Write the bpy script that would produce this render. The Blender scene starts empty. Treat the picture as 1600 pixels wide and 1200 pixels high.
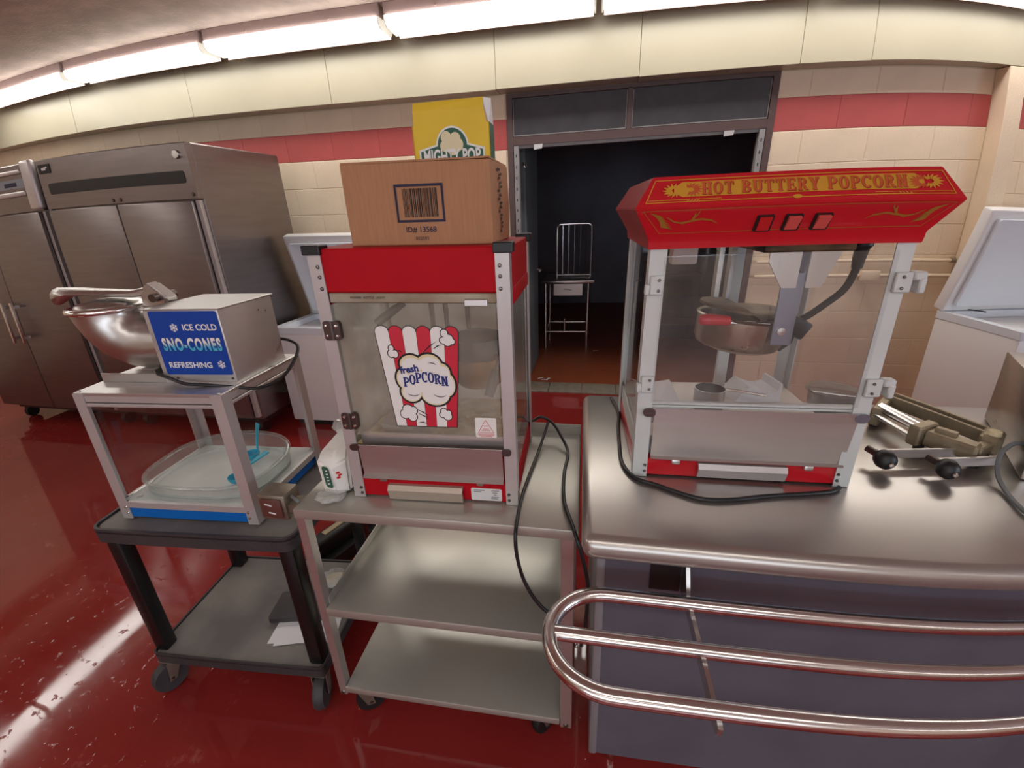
import bpy, bmesh, math, random
from mathutils import Vector, Matrix
from mathutils.geometry import tessellate_polygon
random.seed(7)
R = math.radians
S = bpy.context.scene
C = S.collection

# ------------------------------------------------------------------ camera
# ultra-wide phone lens: straight in the middle, bending towards the edges
CAM_H = 1.55
YAW, PITCH, ROLL = 0.19749941, -0.37546147, -0.03787507
KS = (1.52982976, -0.35459762, -0.63545937, 0.48826667)     # theta(r), r in thousandths of 1000 px
cam_d = bpy.data.cameras.new('camera')
cam = bpy.data.objects.new('camera', cam_d)
C.objects.link(cam)
cam_d.type = 'PANO'
cam_d.sensor_width, cam_d.sensor_height = 36.0, 27.0
cam_d.sensor_fit = 'HORIZONTAL'
cy = cam_d
cy.panorama_type = 'FISHEYE_LENS_POLYNOMIAL'
cy.fisheye_fov = math.pi
q_mm = 1000 * 36.0 / 1600
cy.fisheye_polynomial_k0 = 0.0
for i_, k_ in enumerate(KS):
    setattr(cy, 'fisheye_polynomial_k%d' % (i_ + 1), -k_ / q_mm ** (i_ + 1))
cam.matrix_world = (Matrix.Translation((0, 0, CAM_H)) @ Matrix.Rotation(YAW, 4, 'Z') @
                    Matrix.Rotation(math.pi / 2 + PITCH, 4, 'X') @ Matrix.Rotation(ROLL, 4, 'Z'))
cam_d.clip_start = 0.02
S.camera = cam

# ------------------------------------------------------------------ world, exposure
W = bpy.data.worlds.new('sky'); S.world = W
W.use_nodes = True
W.node_tree.nodes['Background'].inputs[0].default_value = (0.62, 0.78, 1.0, 1)
W.node_tree.nodes['Background'].inputs[1].default_value = 1.0
S.view_settings.view_transform = 'Standard'
S.view_settings.look = 'None'
S.view_settings.gamma = 1.0
S.view_settings.use_curve_mapping = False
S.view_settings.exposure = 0.0
S.cycles.max_bounces = 7
S.cycles.diffuse_bounces = 4
S.cycles.glossy_bounces = 4
S.cycles.transparent_max_bounces = 16
S.cycles.caustics_reflective = False
LAMP = 10.0          # fluorescent lens radiance
DAY = 60.0         # right window daylight and added fill behind the viewer, watts

def daylight(name, loc, rot, sx, sy, power, col):
    l = bpy.data.lights.new(name, 'AREA'); l.shape = 'RECTANGLE'; l.size, l.size_y = sx, sy
    l.energy = power; l.color = col
    o = bpy.data.objects.new(name, l); C.objects.link(o)
    o.location = loc; o.rotation_euler = rot
    return o
daylight('daylight_and_fill', (5.25, -1.0, 1.55), (0, R(90), 0), 1.3, 3.0, DAY * 1.4, (0.76, 0.87, 1.0))
daylight('daylight_and_fill', (-0.2, -4.4, 1.55), (R(90), 0, 0), 5.0, 1.4, DAY, (0.93, 0.96, 1.0))  # added broad fill from behind the viewer, coloured like daylight

# ------------------------------------------------------------------ materials
def lin(c):
    f = lambda v: v / 12.92 if v <= 0.04045 else ((v + 0.055) / 1.055) ** 2.4
    return tuple(f(v / 255.0) for v in c) + (1,)
MATS = {}
def mat(name, rgb, rough=0.5, metal=0.0, var=0.0, vscale=6.0, bump=0.0, bscale=60.0, stretch=(1, 1, 1),
        rvar=0.0, spec=0.5, rgb2=None, coat=0.0, emit=0.0, lo=0.35, hi=0.65):
    if name in MATS: return MATS[name]
    m = bpy.data.materials.new(name); m.use_nodes = True
    nt = m.node_tree; N = nt.nodes; L = nt.links
    b = N['Principled BSDF']
    b.inputs['Base Color'].default_value = lin(rgb)
    b.inputs['Roughness'].default_value = rough
    b.inputs['Metallic'].default_value = metal
    b.inputs['Specular IOR Level'].default_value = spec
    b.inputs['Coat Weight'].default_value = coat
    if emit:
        b.inputs['Emission Color'].default_value = lin(rgb); b.inputs['Emission Strength'].default_value = emit
    if var or bump or rvar or rgb2:
        tc = N.new('ShaderNodeTexCoord'); mp = N.new('ShaderNodeMapping')
        mp.inputs['Scale'].default_value = stretch
        L.new(tc.outputs['Object'], mp.inputs[0])
    if var or rgb2:
        n = N.new('ShaderNodeTexNoise'); n.inputs['Scale'].default_value = vscale; n.inputs['Detail'].default_value = 5
        L.new(mp.outputs[0], n.inputs['Vector'])
        r = N.new('ShaderNodeValToRGB'); r.color_ramp.elements[0].position = lo; r.color_ramp.elements[1].position = hi
        c = lin(rgb)
        if rgb2: c2 = lin(rgb2); c1 = c
        else:
            c1 = tuple(v * (1 - var) for v in c[:3]) + (1,); c2 = tuple(min(1, v * (1 + var)) for v in c[:3]) + (1,)
        r.color_ramp.elements[0].color = c1; r.color_ramp.elements[1].color = c2
        L.new(n.outputs['Fac'], r.inputs[0]); L.new(r.outputs[0], b.inputs['Base Color'])
    if rvar:
        n2 = N.new('ShaderNodeTexNoise'); n2.inputs['Scale'].default_value = vscale * 1.7; n2.inputs['Detail'].default_value = 6
        L.new(mp.outputs[0], n2.inputs['Vector'])
        mr = N.new('ShaderNodeMapRange'); mr.inputs['From Min'].default_value = 0.3; mr.inputs['From Max'].default_value = 0.7
        mr.inputs['To Min'].default_value = max(0.02, rough - rvar); mr.inputs['To Max'].default_value = rough + rvar
        L.new(n2.outputs['Fac'], mr.inputs[0]); L.new(mr.outputs[0], b.inputs['Roughness'])
    if bump:
        n3 = N.new('ShaderNodeTexNoise'); n3.inputs['Scale'].default_value = bscale; n3.inputs['Detail'].default_value = 3
        L.new(mp.outputs[0], n3.inputs['Vector'])
        bp = N.new('ShaderNodeBump'); bp.inputs['Strength'].default_value = bump; bp.inputs['Distance'].default_value = 0.01
        L.new(n3.outputs['Fac'], bp.inputs['Height']); L.new(bp.outputs[0], b.inputs['Normal'])
    MATS[name] = m
    return m
def pane_mat(name, tint=(1, 1, 1), base=0.03, haze=0.0, hazecol=(235, 235, 230)):
    if name in MATS: return MATS[name]
    m = bpy.data.materials.new(name); m.use_nodes = True
    nt = m.node_tree; N = nt.nodes; L = nt.links
    N.remove(N['Principled BSDF']); out = N['Material Output']
    tr = N.new('ShaderNodeBsdfTransparent'); tr.inputs[0].default_value = tuple(tint) + (1,)
    gl = N.new('ShaderNodeBsdfGlossy'); gl.inputs['Roughness'].default_value = 0.02
    lw = N.new('ShaderNodeLayerWeight'); lw.inputs[0].default_value = 0.5
    pw = N.new('ShaderNodeMath'); pw.operation = 'POWER'; pw.inputs[1].default_value = 5; L.new(lw.outputs['Facing'], pw.inputs[0])
    fr = N.new('ShaderNodeMath'); fr.operation = 'MULTIPLY_ADD'; fr.inputs[1].default_value = 0.9; fr.inputs[2].default_value = base
    L.new(pw.outputs[0], fr.inputs[0])
    mx = N.new('ShaderNodeMixShader')
    L.new(fr.outputs[0], mx.inputs[0]); L.new(tr.outputs[0], mx.inputs[1]); L.new(gl.outputs[0], mx.inputs[2])
    last = mx
    if haze:
        df = N.new('ShaderNodeBsdfDiffuse'); df.inputs[0].default_value = lin(hazecol)
        tc = N.new('ShaderNodeTexCoord'); ns = N.new('ShaderNodeTexNoise'); ns.inputs['Scale'].default_value = 9
        L.new(tc.outputs['Object'], ns.inputs['Vector'])
        mr = N.new('ShaderNodeMapRange'); mr.inputs['From Min'].default_value = 0.3; mr.inputs['From Max'].default_value = 0.7
        mr.inputs['To Min'].default_value = haze * 0.5; mr.inputs['To Max'].default_value = haze * 1.5
        L.new(ns.outputs['Fac'], mr.inputs[0])
        m2 = N.new('ShaderNodeMixShader'); L.new(mr.outputs[0], m2.inputs[0])
        L.new(mx.outputs[0], m2.inputs[1]); L.new(df.outputs[0], m2.inputs[2]); last = m2
    L.new(last.outputs[0], out.inputs[0])
    MATS[name] = m
    return m

M = dict(
    wall=mat('cream_paint', (231, 210, 184), 0.55, var=0.05, vscale=3, bump=0.25, bscale=90),
    wall_red=mat('red_paint', (178, 78, 76), 0.5, var=0.06, vscale=4, bump=0.25, bscale=90),
    mortar=mat('mortar_paint', (218, 200, 172), 0.7),
    mortar_red=mat('mortar_red', (156, 66, 62), 0.7),
    soffit=mat('soffit_paint', (180, 172, 150), 0.32, var=0.03, vscale=2),
    ceil=mat('ceiling_plaster', (206, 188, 176), 0.85, var=0.12, vscale=7, bump=0.5, bscale=70),
    dark_frame=mat('brown_frame', (88, 68, 66), 0.45),
    dark_panel=mat('dark_panel', (62, 60, 64), 0.5, var=0.15, vscale=8),
    line_grey=mat('pale_bead', (150, 145, 142), 0.4),
    shutter=mat('grey_steel_paint', (150, 148, 148), 0.45, var=0.1, vscale=9),
    door_grey=mat('grey_door_paint', (104, 110, 114), 0.5, var=0.1, vscale=3),
    steel=mat('stainless', (200, 197, 194), 0.30, 1.0, var=0.03, vscale=5, stretch=(1, 1, 14), rvar=0.03),
    inner_steel=mat('inner_panel_steel', (236, 232, 222), 0.5, 0.25, var=0.04, vscale=4),
    steel_h=mat('stainless_brushed', (204, 199, 196), 0.33, 0.85, var=0.02, vscale=4, stretch=(1, 1, 14), rvar=0.03),
    steel_worn=mat('stainless_worn', (186, 183, 174), 0.36, 0.58, var=0.04, vscale=3, rvar=0.04),
    counter=mat('counter_steel', (188, 183, 178), 0.30, 0.8, var=0.03, vscale=2, rvar=0.03),
    chrome=mat('polished_tube', (226, 223, 221), 0.2, 1.0),
    fridge=mat('fridge_steel', (140, 132, 131), 0.38, 1.0, var=0.05, vscale=3, stretch=(1, 1, 10), rvar=0.05),
    alu=mat('aluminium', (198, 192, 190), 0.42, 0.5, var=0.05, vscale=8),
    alu_b=mat('bright_aluminium', (214, 212, 210), 0.33, 0.85),
    cast=mat('cast_aluminium', (204, 201, 198), 0.32, 1.0, var=0.06, vscale=5, rvar=0.05),
    dull_plate=mat('dull_steel_plate', (186, 172, 158), 0.45, 0.4),
    screw=mat('screw_metal', (120, 112, 108), 0.3, 1.0),
    hinge=mat('dark_hinge', (104, 92, 88), 0.35, 0.9),
    red1=mat('red_enamel', (182, 16, 30), 0.6, var=0.04, vscale=10, spec=0.15),
    red2=mat('red_gloss', (196, 24, 36), 0.28, coat=0.3),
    blackp=mat('black_plastic', (24, 24, 25), 0.45),
    rubber=mat('black_rubber', (20, 20, 21), 0.55),
    cable=mat('cord_rubber', (30, 30, 32), 0.4),
    grey_cable=mat('grey_cord', (110, 114, 116), 0.45),
    white_enamel=mat('white_enamel', (238, 237, 236), 0.35),
    post2=mat('grey_white_enamel', (206, 208, 206), 0.4, var=0.03, vscale=12),
    lid_in=mat('lid_liner', (228, 234, 242), 0.45),
    cardboard=mat('cardboard', (176, 128, 92), 0.8, var=0.05, vscale=14, stretch=(12, 1, 1)),
    card_edge=mat('cardboard_edge', (196, 160, 124), 0.85),
    ink=mat('print_navy', (36, 34, 62), 0.7),
    ink_k=mat('print_black', (28, 24, 26), 0.7),
    yellow=mat('yellow_carton', (232, 194, 44), 0.55, var=0.04, vscale=9),
    white_print=mat('print_white', (238, 236, 232), 0.6),
    cream_print=mat('print_cream', (232, 218, 178), 0.6),
    green_print=mat('print_green', (44, 92, 72), 0.6),
    black_laminate=mat('black_cart_plastic', (58, 55, 57), 0.5, var=0.15, vscale=8, bump=0.2, bscale=140),
    dusty=mat('dusty_cart_top', (98, 94, 92), 0.6, rgb2=(128, 122, 117), vscale=5, bump=0.15, bscale=120),
    leg_black=mat('black_tube', (16, 15, 17), 0.35),
    wheel=mat('grey_rubber_wheel', (58, 56, 58), 0.55, var=0.15, vscale=20),
    galv=mat('galvanised', (150, 142, 128), 0.45, 0.8, var=0.15, vscale=20),
    sno_blue=mat('blue_panel', (0, 98, 182), 0.4),
    sno_sign=mat('blue_sign', (0, 66, 164), 0.4),
    pan_white=mat('white_pan', (206, 212, 208), 0.45, var=0.05, vscale=8),
    scoop_blue=mat('blue_scoop', (30, 176, 208), 0.35),
    napkin=mat('white_paper_wrap', (232, 230, 222), 0.5, bump=0.4, bscale=25),
    paper=mat('white_paper', (228, 226, 230), 0.7),
    gold=mat('gold_print', (206, 148, 44), 0.45),
    gold_dk=mat('dull_gold_print', (160, 112, 40), 0.45),
    gold_red=mat('orange_print', (196, 84, 40), 0.5),
    brown_red=mat('dark_red_print', (150, 44, 34), 0.5),
    pink=mat('pink_switch', (226, 90, 84), 0.35),
    switch_red=mat('switch_red', (200, 30, 34), 0.3),
    burnt=mat('burnt_metal', (58, 44, 36), 0.5, 0.6, rgb2=(120, 96, 70), vscale=14),
    kettle=mat('kettle_steel', (172, 160, 146), 0.33, 1.0, var=0.15, vscale=10, rvar=0.08),
    brass=mat('oily_brass', (156, 116, 62), 0.45, 0.7, var=0.25, vscale=10),
    grip_red=mat('red_grip', (198, 24, 44), 0.3),
    bluesteel=mat('blue_grey_steel', (150, 158, 176), 0.35, 0.9),
    deck=mat('popcorn_deck', (222, 208, 166), 0.35, 0.3, rgb2=(188, 160, 100), vscale=22),
    deck2=mat('pale_deck', (224, 214, 204), 0.45, var=0.05, vscale=12),
    front_paint=mat('counter_front', (104, 106, 118), 0.45, 0.35, rgb2=(112, 114, 126), vscale=5, rvar=0.05),
    post_grey=mat('grey_corner', (140, 138, 142), 0.5, 0.2),
    olive=mat('olive_cast', (162, 150, 126), 0.45, 0.5, var=0.15, vscale=16),
    quarry=mat('x_unused', (120, 60, 40), 0.5),
    stone=mat('threshold_stone', (132, 122, 108), 0.6, var=0.15, vscale=16),
    store_wall=mat('storeroom_paint', (150, 152, 166), 0.8, var=0.1, vscale=2),
    crate=mat('navy_crate', (30, 50, 92), 0.5),
    chair_dark=mat('dark_crate', (40, 42, 52), 0.5),
    tan_panel=mat('tan_strip', (176, 160, 128), 0.5),
    label_white=mat('label_white', (226, 226, 226), 0.5),
    stain=mat('stained_strip', (176, 168, 152), 0.42, 0.5, rgb2=(120, 92, 56), vscale=5, lo=0.45, hi=0.75),
    maroon=mat('maroon_plastic', (96, 56, 48), 0.5),
)
M['glass'] = pane_mat('clear_pane')
M['glass_hazed'] = pane_mat('hazed_pane', tint=(0.98, 0.97, 0.94), haze=0.13, hazecol=(234, 228, 214))  # pale haze mixed in to lighten the dim cabinet interior
M['glass_grease'] = pane_mat('grease_fogged_pane', tint=(0.9, 0.9, 0.86), haze=0.62, hazecol=(232, 228, 216))
M['glass_smoke'] = pane_mat('scuffed_pane', tint=(0.985, 0.99, 0.99), haze=0.03)
M['clear'] = pane_mat('clear_plastic', tint=(0.9, 0.93, 0.92), haze=0.12)
M['smoky'] = pane_mat('smoky_plastic', tint=(0.72, 0.74, 0.73), haze=0.12, hazecol=(150, 150, 146))
M['bag'] = pane_mat('plastic_bag', tint=(0.95, 0.95, 0.95), haze=0.3)

def lens_mat():
    m = bpy.data.materials.new('lamp_lens'); m.use_nodes = True
    b = m.node_tree.nodes['Principled BSDF']
    b.inputs['Base Color'].default_value = (0.8, 0.8, 0.8, 1)
    b.inputs['Emission Color'].default_value = (1.0, 0.97, 0.91, 1)
    b.inputs['Emission Strength'].default_value = LAMP
    return m
M['lens'] = lens_mat()

def floor_mat():
    m = bpy.data.materials.new('red_epoxy'); m.use_nodes = True
    nt = m.node_tree; N = nt.nodes; L = nt.links; b = N['Principled BSDF']
    tc = N.new('ShaderNodeTexCoord')
    def noise(scale, detail=4, rough=0.55):
        n = N.new('ShaderNodeTexNoise'); n.inputs['Scale'].default_value = scale
        n.inputs['Detail'].default_value = detail; n.inputs['Roughness'].default_value = rough
        L.new(tc.outputs['Object'], n.inputs['Vector']); return n
    def ramp(src, p0, c0, p1, c1):
        r = N.new('ShaderNodeValToRGB'); r.color_ramp.elements[0].position = p0; r.color_ramp.elements[1].position = p1
        r.color_ramp.elements[0].color = c0; r.color_ramp.elements[1].color = c1
        L.new(src.outputs['Fac'], r.inputs[0]); return r
    base = ramp(noise(1.3), 0.3, lin((130, 36, 34)), 0.7, lin((142, 46, 42)))
    scuff = ramp(noise(7, 8, 0.7), 0.62, (0, 0, 0, 1), 0.78, (1, 1, 1, 1))
    mx = N.new('ShaderNodeMix'); mx.data_type = 'RGBA'
    mx.inputs[7].default_value = lin((168, 96, 88))
    L.new(scuff.outputs[0], mx.inputs[0]); L.new(base.outputs[0], mx.inputs[6])
    L.new(mx.outputs[2], b.inputs['Base Color'])
    rr = ramp(noise(3.5, 6), 0.4, (0.035, 0.035, 0.035, 1), 0.8, (0.14, 0.14, 0.14, 1))
    L.new(rr.outputs[0], b.inputs['Roughness'])
    bp = N.new('ShaderNodeBump'); bp.inputs['Strength'].default_value = 0.3; bp.inputs['Distance'].default_value = 0.0015
    blister = ramp(noise(26, 3), 0.63, (0, 0, 0, 1), 0.72, (1, 1, 1, 1))
    L.new(blister.outputs[0], bp.inputs['Height']); L.new(bp.outputs[0], b.inputs['Normal'])
    return m
M['floor'] = floor_mat()

def tile_mat():
    m = bpy.data.materials.new('quarry_tile'); m.use_nodes = True
    nt = m.node_tree; N = nt.nodes; L = nt.links; b = N['Principled BSDF']
    tc = N.new('ShaderNodeTexCoord'); br = N.new('ShaderNodeTexBrick')
    br.offset = 0.0; br.inputs['Scale'].default_value = 1.0
    br.inputs['Brick Width'].default_value = 0.155; br.inputs['Row Height'].default_value = 0.155
    br.inputs['Mortar Size'].default_value = 0.004; br.inputs['Bias'].default_value = 0
    br.inputs['Color1'].default_value = lin((156, 80, 48)); br.inputs['Color2'].default_value = lin((146, 72, 42))
    br.inputs['Mortar'].default_value = lin((140, 80, 56))
    L.new(tc.outputs['Object'], br.inputs['Vector']); L.new(br.outputs['Color'], b.inputs['Base Color'])
    b.inputs['Roughness'].default_value = 0.4
    return m
M['tile'] = tile_mat()

def sno_mat():
    m = bpy.data.materials.new('snow_letter_print'); m.use_nodes = True
    nt = m.node_tree; N = nt.nodes; L = nt.links; b = N['Principled BSDF']
    tc = N.new('ShaderNodeTexCoord'); sx = N.new('ShaderNodeSeparateXYZ'); r = N.new('ShaderNodeValToRGB')
    L.new(tc.outputs['Object'], sx.inputs[0])
    mr = N.new('ShaderNodeMapRange'); mr.inputs['From Min'].default_value = 0.514; mr.inputs['From Max'].default_value = 0.552
    L.new(sx.outputs['Z'], mr.inputs[0]); L.new(mr.outputs[0], r.inputs[0])
    e = r.color_ramp.elements; e[0].position = 0.30; e[0].color = lin((70, 176, 214)); e[1].position = 0.68; e[1].color = lin((240, 238, 232))
    L.new(r.outputs[0], b.inputs['Base Color'])
    return m
M['sno_letters'] = sno_mat()

# ------------------------------------------------------------------ mesh helpers
def nb(): return bmesh.new()
def box(bm, x0, x1, y0, y1, z0, z1, bev=0.0, seg=2, only=None):
    vs = [bm.verts.new((x, y, z)) for x in (x0, x1) for y in (y0, y1) for z in (z0, z1)]
    f = [(0, 1, 3, 2), (4, 6, 7, 5), (0, 4, 5, 1), (2, 3, 7, 6), (0, 2, 6, 4), (1, 5, 7, 3)]
    fs = [bm.faces.new([vs[i] for i in t]) for t in f]
    if bev > 0:
        es = set(e for fc in fs for e in fc.edges)
        if only: es = [e for e in es if only((e.verts[0].co + e.verts[1].co) / 2, (e.verts[1].co - e.verts[0].co).normalized())]
        bmesh.ops.bevel(bm, geom=list(es), offset=bev, segments=seg, affect='EDGES', profile=0.5)
    return bm
def xbox(bm, cx, cyy, cz, sx, sy, sz, rot=None, bev=0.0, seg=2):
    b2 = nb(); box(b2, -sx / 2, sx / 2, -sy / 2, sy / 2, -sz / 2, sz / 2, bev, seg)
    mt = Matrix.Translation((cx, cyy, cz)) @ (rot.to_4x4() if rot else Matrix())
    b2.transform(mt); join(bm, b2); return bm
def join(bm, b2):
    me = bpy.data.meshes.new('t'); b2.to_mesh(me); b2.free(); bm.from_mesh(me); bpy.data.meshes.remove(me)
def prism(bm, poly, axis, a0, a1):
    """extrude a 2-D polygon along an axis; poly gives the two other coordinates in x,y,z order"""
    def P(p, a):
        return {'x': (a, p[0], p[1]), 'y': (p[0], a, p[1]), 'z': (p[0], p[1], a)}[axis]
    v0 = [bm.verts.new(P(p, a0)) for p in poly]; v1 = [bm.verts.new(P(p, a1)) for p in poly]
    n = len(poly)
    bm.faces.new(v0); bm.faces.new(list(reversed(v1)))
    for i in range(n): bm.faces.new((v0[i], v1[i], v1[(i + 1) % n], v0[(i + 1) % n]))
    bmesh.ops.recalc_face_normals(bm, faces=bm.faces)
    return bm
def rrect(x0, x1, y0, y1, r, n=5):
    out = []
    for cx, cyy, a in ((x1 - r, y1 - r, 0), (x0 + r, y1 - r, 90), (x0 + r, y0 + r, 180), (x1 - r, y0 + r, 270)):
        for i in range(n + 1):
            t = R(a + 90 * i / n); out.append((cx + r * math.cos(t), cyy + r * math.sin(t)))
    return out
def loft(bm, rings, closed=True, cap=True):
    vr = [[bm.verts.new(p) for p in r] for r in rings]; n = len(rings[0])
    for a, b in zip(vr, vr[1:]):
        for i in range(n if closed else n - 1):
            bm.faces.new((a[i], a[(i + 1) % n], b[(i + 1) % n], b[i]))
    if cap:
        bm.faces.new(list(reversed(vr[0]))); bm.faces.new(vr[-1])
    bmesh.ops.recalc_face_normals(bm, faces=bm.faces)
    return bm
def smooth_path(pts, n=8):
    P = [Vector(p) for p in pts]; out = []
    for i in range(len(P) - 1):
        p0 = P[max(i - 1, 0)]; p1 = P[i]; p2 = P[i + 1]; p3 = P[min(i + 2, len(P) - 1)]
        for k in range(n):
            t = k / n
            out.append(0.5 * ((2 * p1) + (p2 - p0) * t + (2 * p0 - 5 * p1 + 4 * p2 - p3) * t * t + (3 * p1 - p0 - 3 * p2 + p3) * t ** 3))
    out.append(P[-1]); return out
def tube(bm, pts, r, n=10, cap=True, closed=False):
    P = [Vector(p) for p in pts]; m = len(P); rings = []
    rad = r if isinstance(r, (list, tuple)) else [r] * m
    prev = None
    for i in range(m):
        if closed: t = (P[(i + 1) % m] - P[i - 1]).normalized()
        else: t = (P[min(i + 1, m - 1)] - P[max(i - 1, 0)]).normalized()
        if prev is None:
            u = t.orthogonal().normalized()
        else:
            u = (prev - t * prev.dot(t)); u = u.normalized() if u.length > 1e-6 else t.orthogonal().normalized()
        prev = u; w = t.cross(u)
        rings.append([P[i] + (u * math.cos(2 * math.pi * k / n) + w * math.sin(2 * math.pi * k / n)) * rad[i] for k in range(n)])
    if closed: rings.append(rings[0]); cap = False
    return loft(bm, rings, True, cap)
def lathe(bm, prof, c=(0, 0, 0), n=24, rot=None, cap=False):
    rings = []
    for r, z in prof:
        ring = []
        for k in range(n):
            a = 2 * math.pi * k / n; v = Vector((max(r, 1e-4) * math.cos(a), max(r, 1e-4) * math.sin(a), z))
            if rot: v = rot @ v
            ring.append(v + Vector(c))
        rings.append(ring)
    return loft(bm, rings, True, cap)
def cyl(bm, p0, p1, r, n=12): return tube(bm, [p0, p1], r, n)

def obj(name, bm, m, parent=None, smooth=35, label=None):
    me = bpy.data.meshes.new(name); bm.to_mesh(me); bm.free()
    return objm(name, me, m, parent, smooth, label)
def objm(name, me, m, parent=None, smooth=35, label=None):
    if m and not me.materials: me.materials.append(m)
    if smooth:
        for p in me.polygons: p.use_smooth = True
        me.set_sharp_from_angle(angle=R(smooth))
    o = bpy.data.objects.new(name, me); C.objects.link(o)
    if parent: o.parent = parent
    if label: o['label'] = label
    return o
def tag(o, label, cat, group=None):
    o['label'] = label; o['category'] = cat
    if group: o['group'] = group
    return o
def thing(name, label, cat, loc=(0, 0, 0), yaw=0.0, group=None):
    o = bpy.data.objects.new(name, None); C.objects.link(o); o.empty_display_size = 0.1
    o.location = loc; o.rotation_euler = (0, 0, R(yaw)); tag(o, label, cat, group)
    return o
def struct(o, label, cat='wall'):
    o['kind'] = 'structure'; o['label'] = label; o['category'] = cat
    return o
def setting(name, label, cat, loc=(0, 0, 0)):
    o = bpy.data.objects.new(name, None); C.objects.link(o); o.location = loc
    return struct(o, label, cat)
def copy_part(o, parent, loc=None):
    c = o.copy(); C.objects.link(c); c.parent = parent
    if loc: c.location = loc
    return c

# flat print: 2-D frames on surfaces
class Frame:
    def __init__(s, o, ex, ey):
        s.o, s.ex, s.ey = Vector(o), Vector(ex).normalized(), Vector(ey).normalized(); s.n = s.ex.cross(s.ey)
    def p(s, a, b, lift=0.0): return s.o + s.ex * a + s.ey * b + s.n * lift
def up(bm, lift): return lift + (len(bm.faces) % 40) * 5e-6      # overlapping print never lies in one plane
def poly(bm, fr, pts, lift):
    lift = up(bm, lift)
    vs = [bm.verts.new(fr.p(a, b, lift)) for a, b in pts]
    if len(pts) <= 4: bm.faces.new(vs); return
    for t in tessellate_polygon([[Vector((a, b, 0)) for a, b in pts]]):
        try: bm.faces.new([vs[i] for i in t])
        except ValueError: pass
def disc(bm, fr, cx, cyy, rx, ry, lift, n=20, a0=0, a1=360):
    poly(bm, fr, [(cx + rx * math.cos(R(a0 + (a1 - a0) * k / n)), cyy + ry * math.sin(R(a0 + (a1 - a0) * k / n))) for k in range(n if a1 - a0 >= 360 else n + 1)], lift)
def stroke(bm, fr, pts, w, lift, taper=False):
    """flat ribbon along a 2-D polyline"""
    n = len(pts); lift = up(bm, lift)
    L_, R_ = [], []
    for i in range(n):
        a = Vector(pts[max(i - 1, 0)]); b = Vector(pts[min(i + 1, n - 1)]); t = (b - a).normalized()
        ww = w / 2 * (math.sin(math.pi * (0.12 + 0.86 * i / (n - 1))) if taper else 1)
        nn = Vector((-t.y, t.x)) * ww; p = Vector(pts[i]); L_.append(p + nn); R_.append(p - nn)
    for i in range(n - 1):
        vs = [bm.verts.new(fr.p(q.x, q.y, lift)) for q in (L_[i], R_[i], R_[i + 1], L_[i + 1])]
        bm.faces.new(vs)
def ring(bm, fr, cx, cyy, rx, ry, tx, ty, a0, a1, lift, n=18):
    lift = up(bm, lift)
    for k in range(n):
        t0, t1 = R(a0 + (a1 - a0) * k / n), R(a0 + (a1 - a0) * (k + 1) / n)
        vs = [(cx + rx * math.cos(t0), cyy + ry * math.sin(t0)), (cx + rx * math.cos(t1), cyy + ry * math.sin(t1)),
              (cx + (rx - tx) * math.cos(t1), cyy + (ry - ty) * math.sin(t1)), (cx + (rx - tx) * math.cos(t0), cyy + (ry - ty) * math.sin(t0))]
        bm.faces.new([bm.verts.new(fr.p(a, b, lift)) for a, b in vs])
def text(name, s, fr, x0, y0, w, h, m, parent, lift=0.0006, bold=0.0, space=1.0):
    """built-in font, fitted to a w x h box whose lower-left corner is x0,y0"""
    cu = bpy.data.curves.new('t', 'FONT'); cu.body = s; cu.size = 1; cu.offset = bold; cu.resolution_u = 3; cu.space_character = space
    to = bpy.data.objects.new('t', cu); C.objects.link(to)
    bpy.context.view_layer.update()
    me = bpy.data.meshes.new_from_object(to.evaluated_get(bpy.context.evaluated_depsgraph_get()))
    bpy.data.objects.remove(to); bpy.data.curves.remove(cu)
    xs = [v.co.x for v in me.vertices]; ys = [v.co.y for v in me.vertices]
    ax, bx, ay, by = min(xs), max(xs), min(ys), max(ys)
    for v in me.vertices:
        v.co = fr.p(x0 + (v.co.x - ax) / (bx - ax) * w, y0 + (v.co.y - ay) / (by - ay) * h, lift)
    me.materials.clear()
    return objm(name, me, m, parent, 0)
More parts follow.
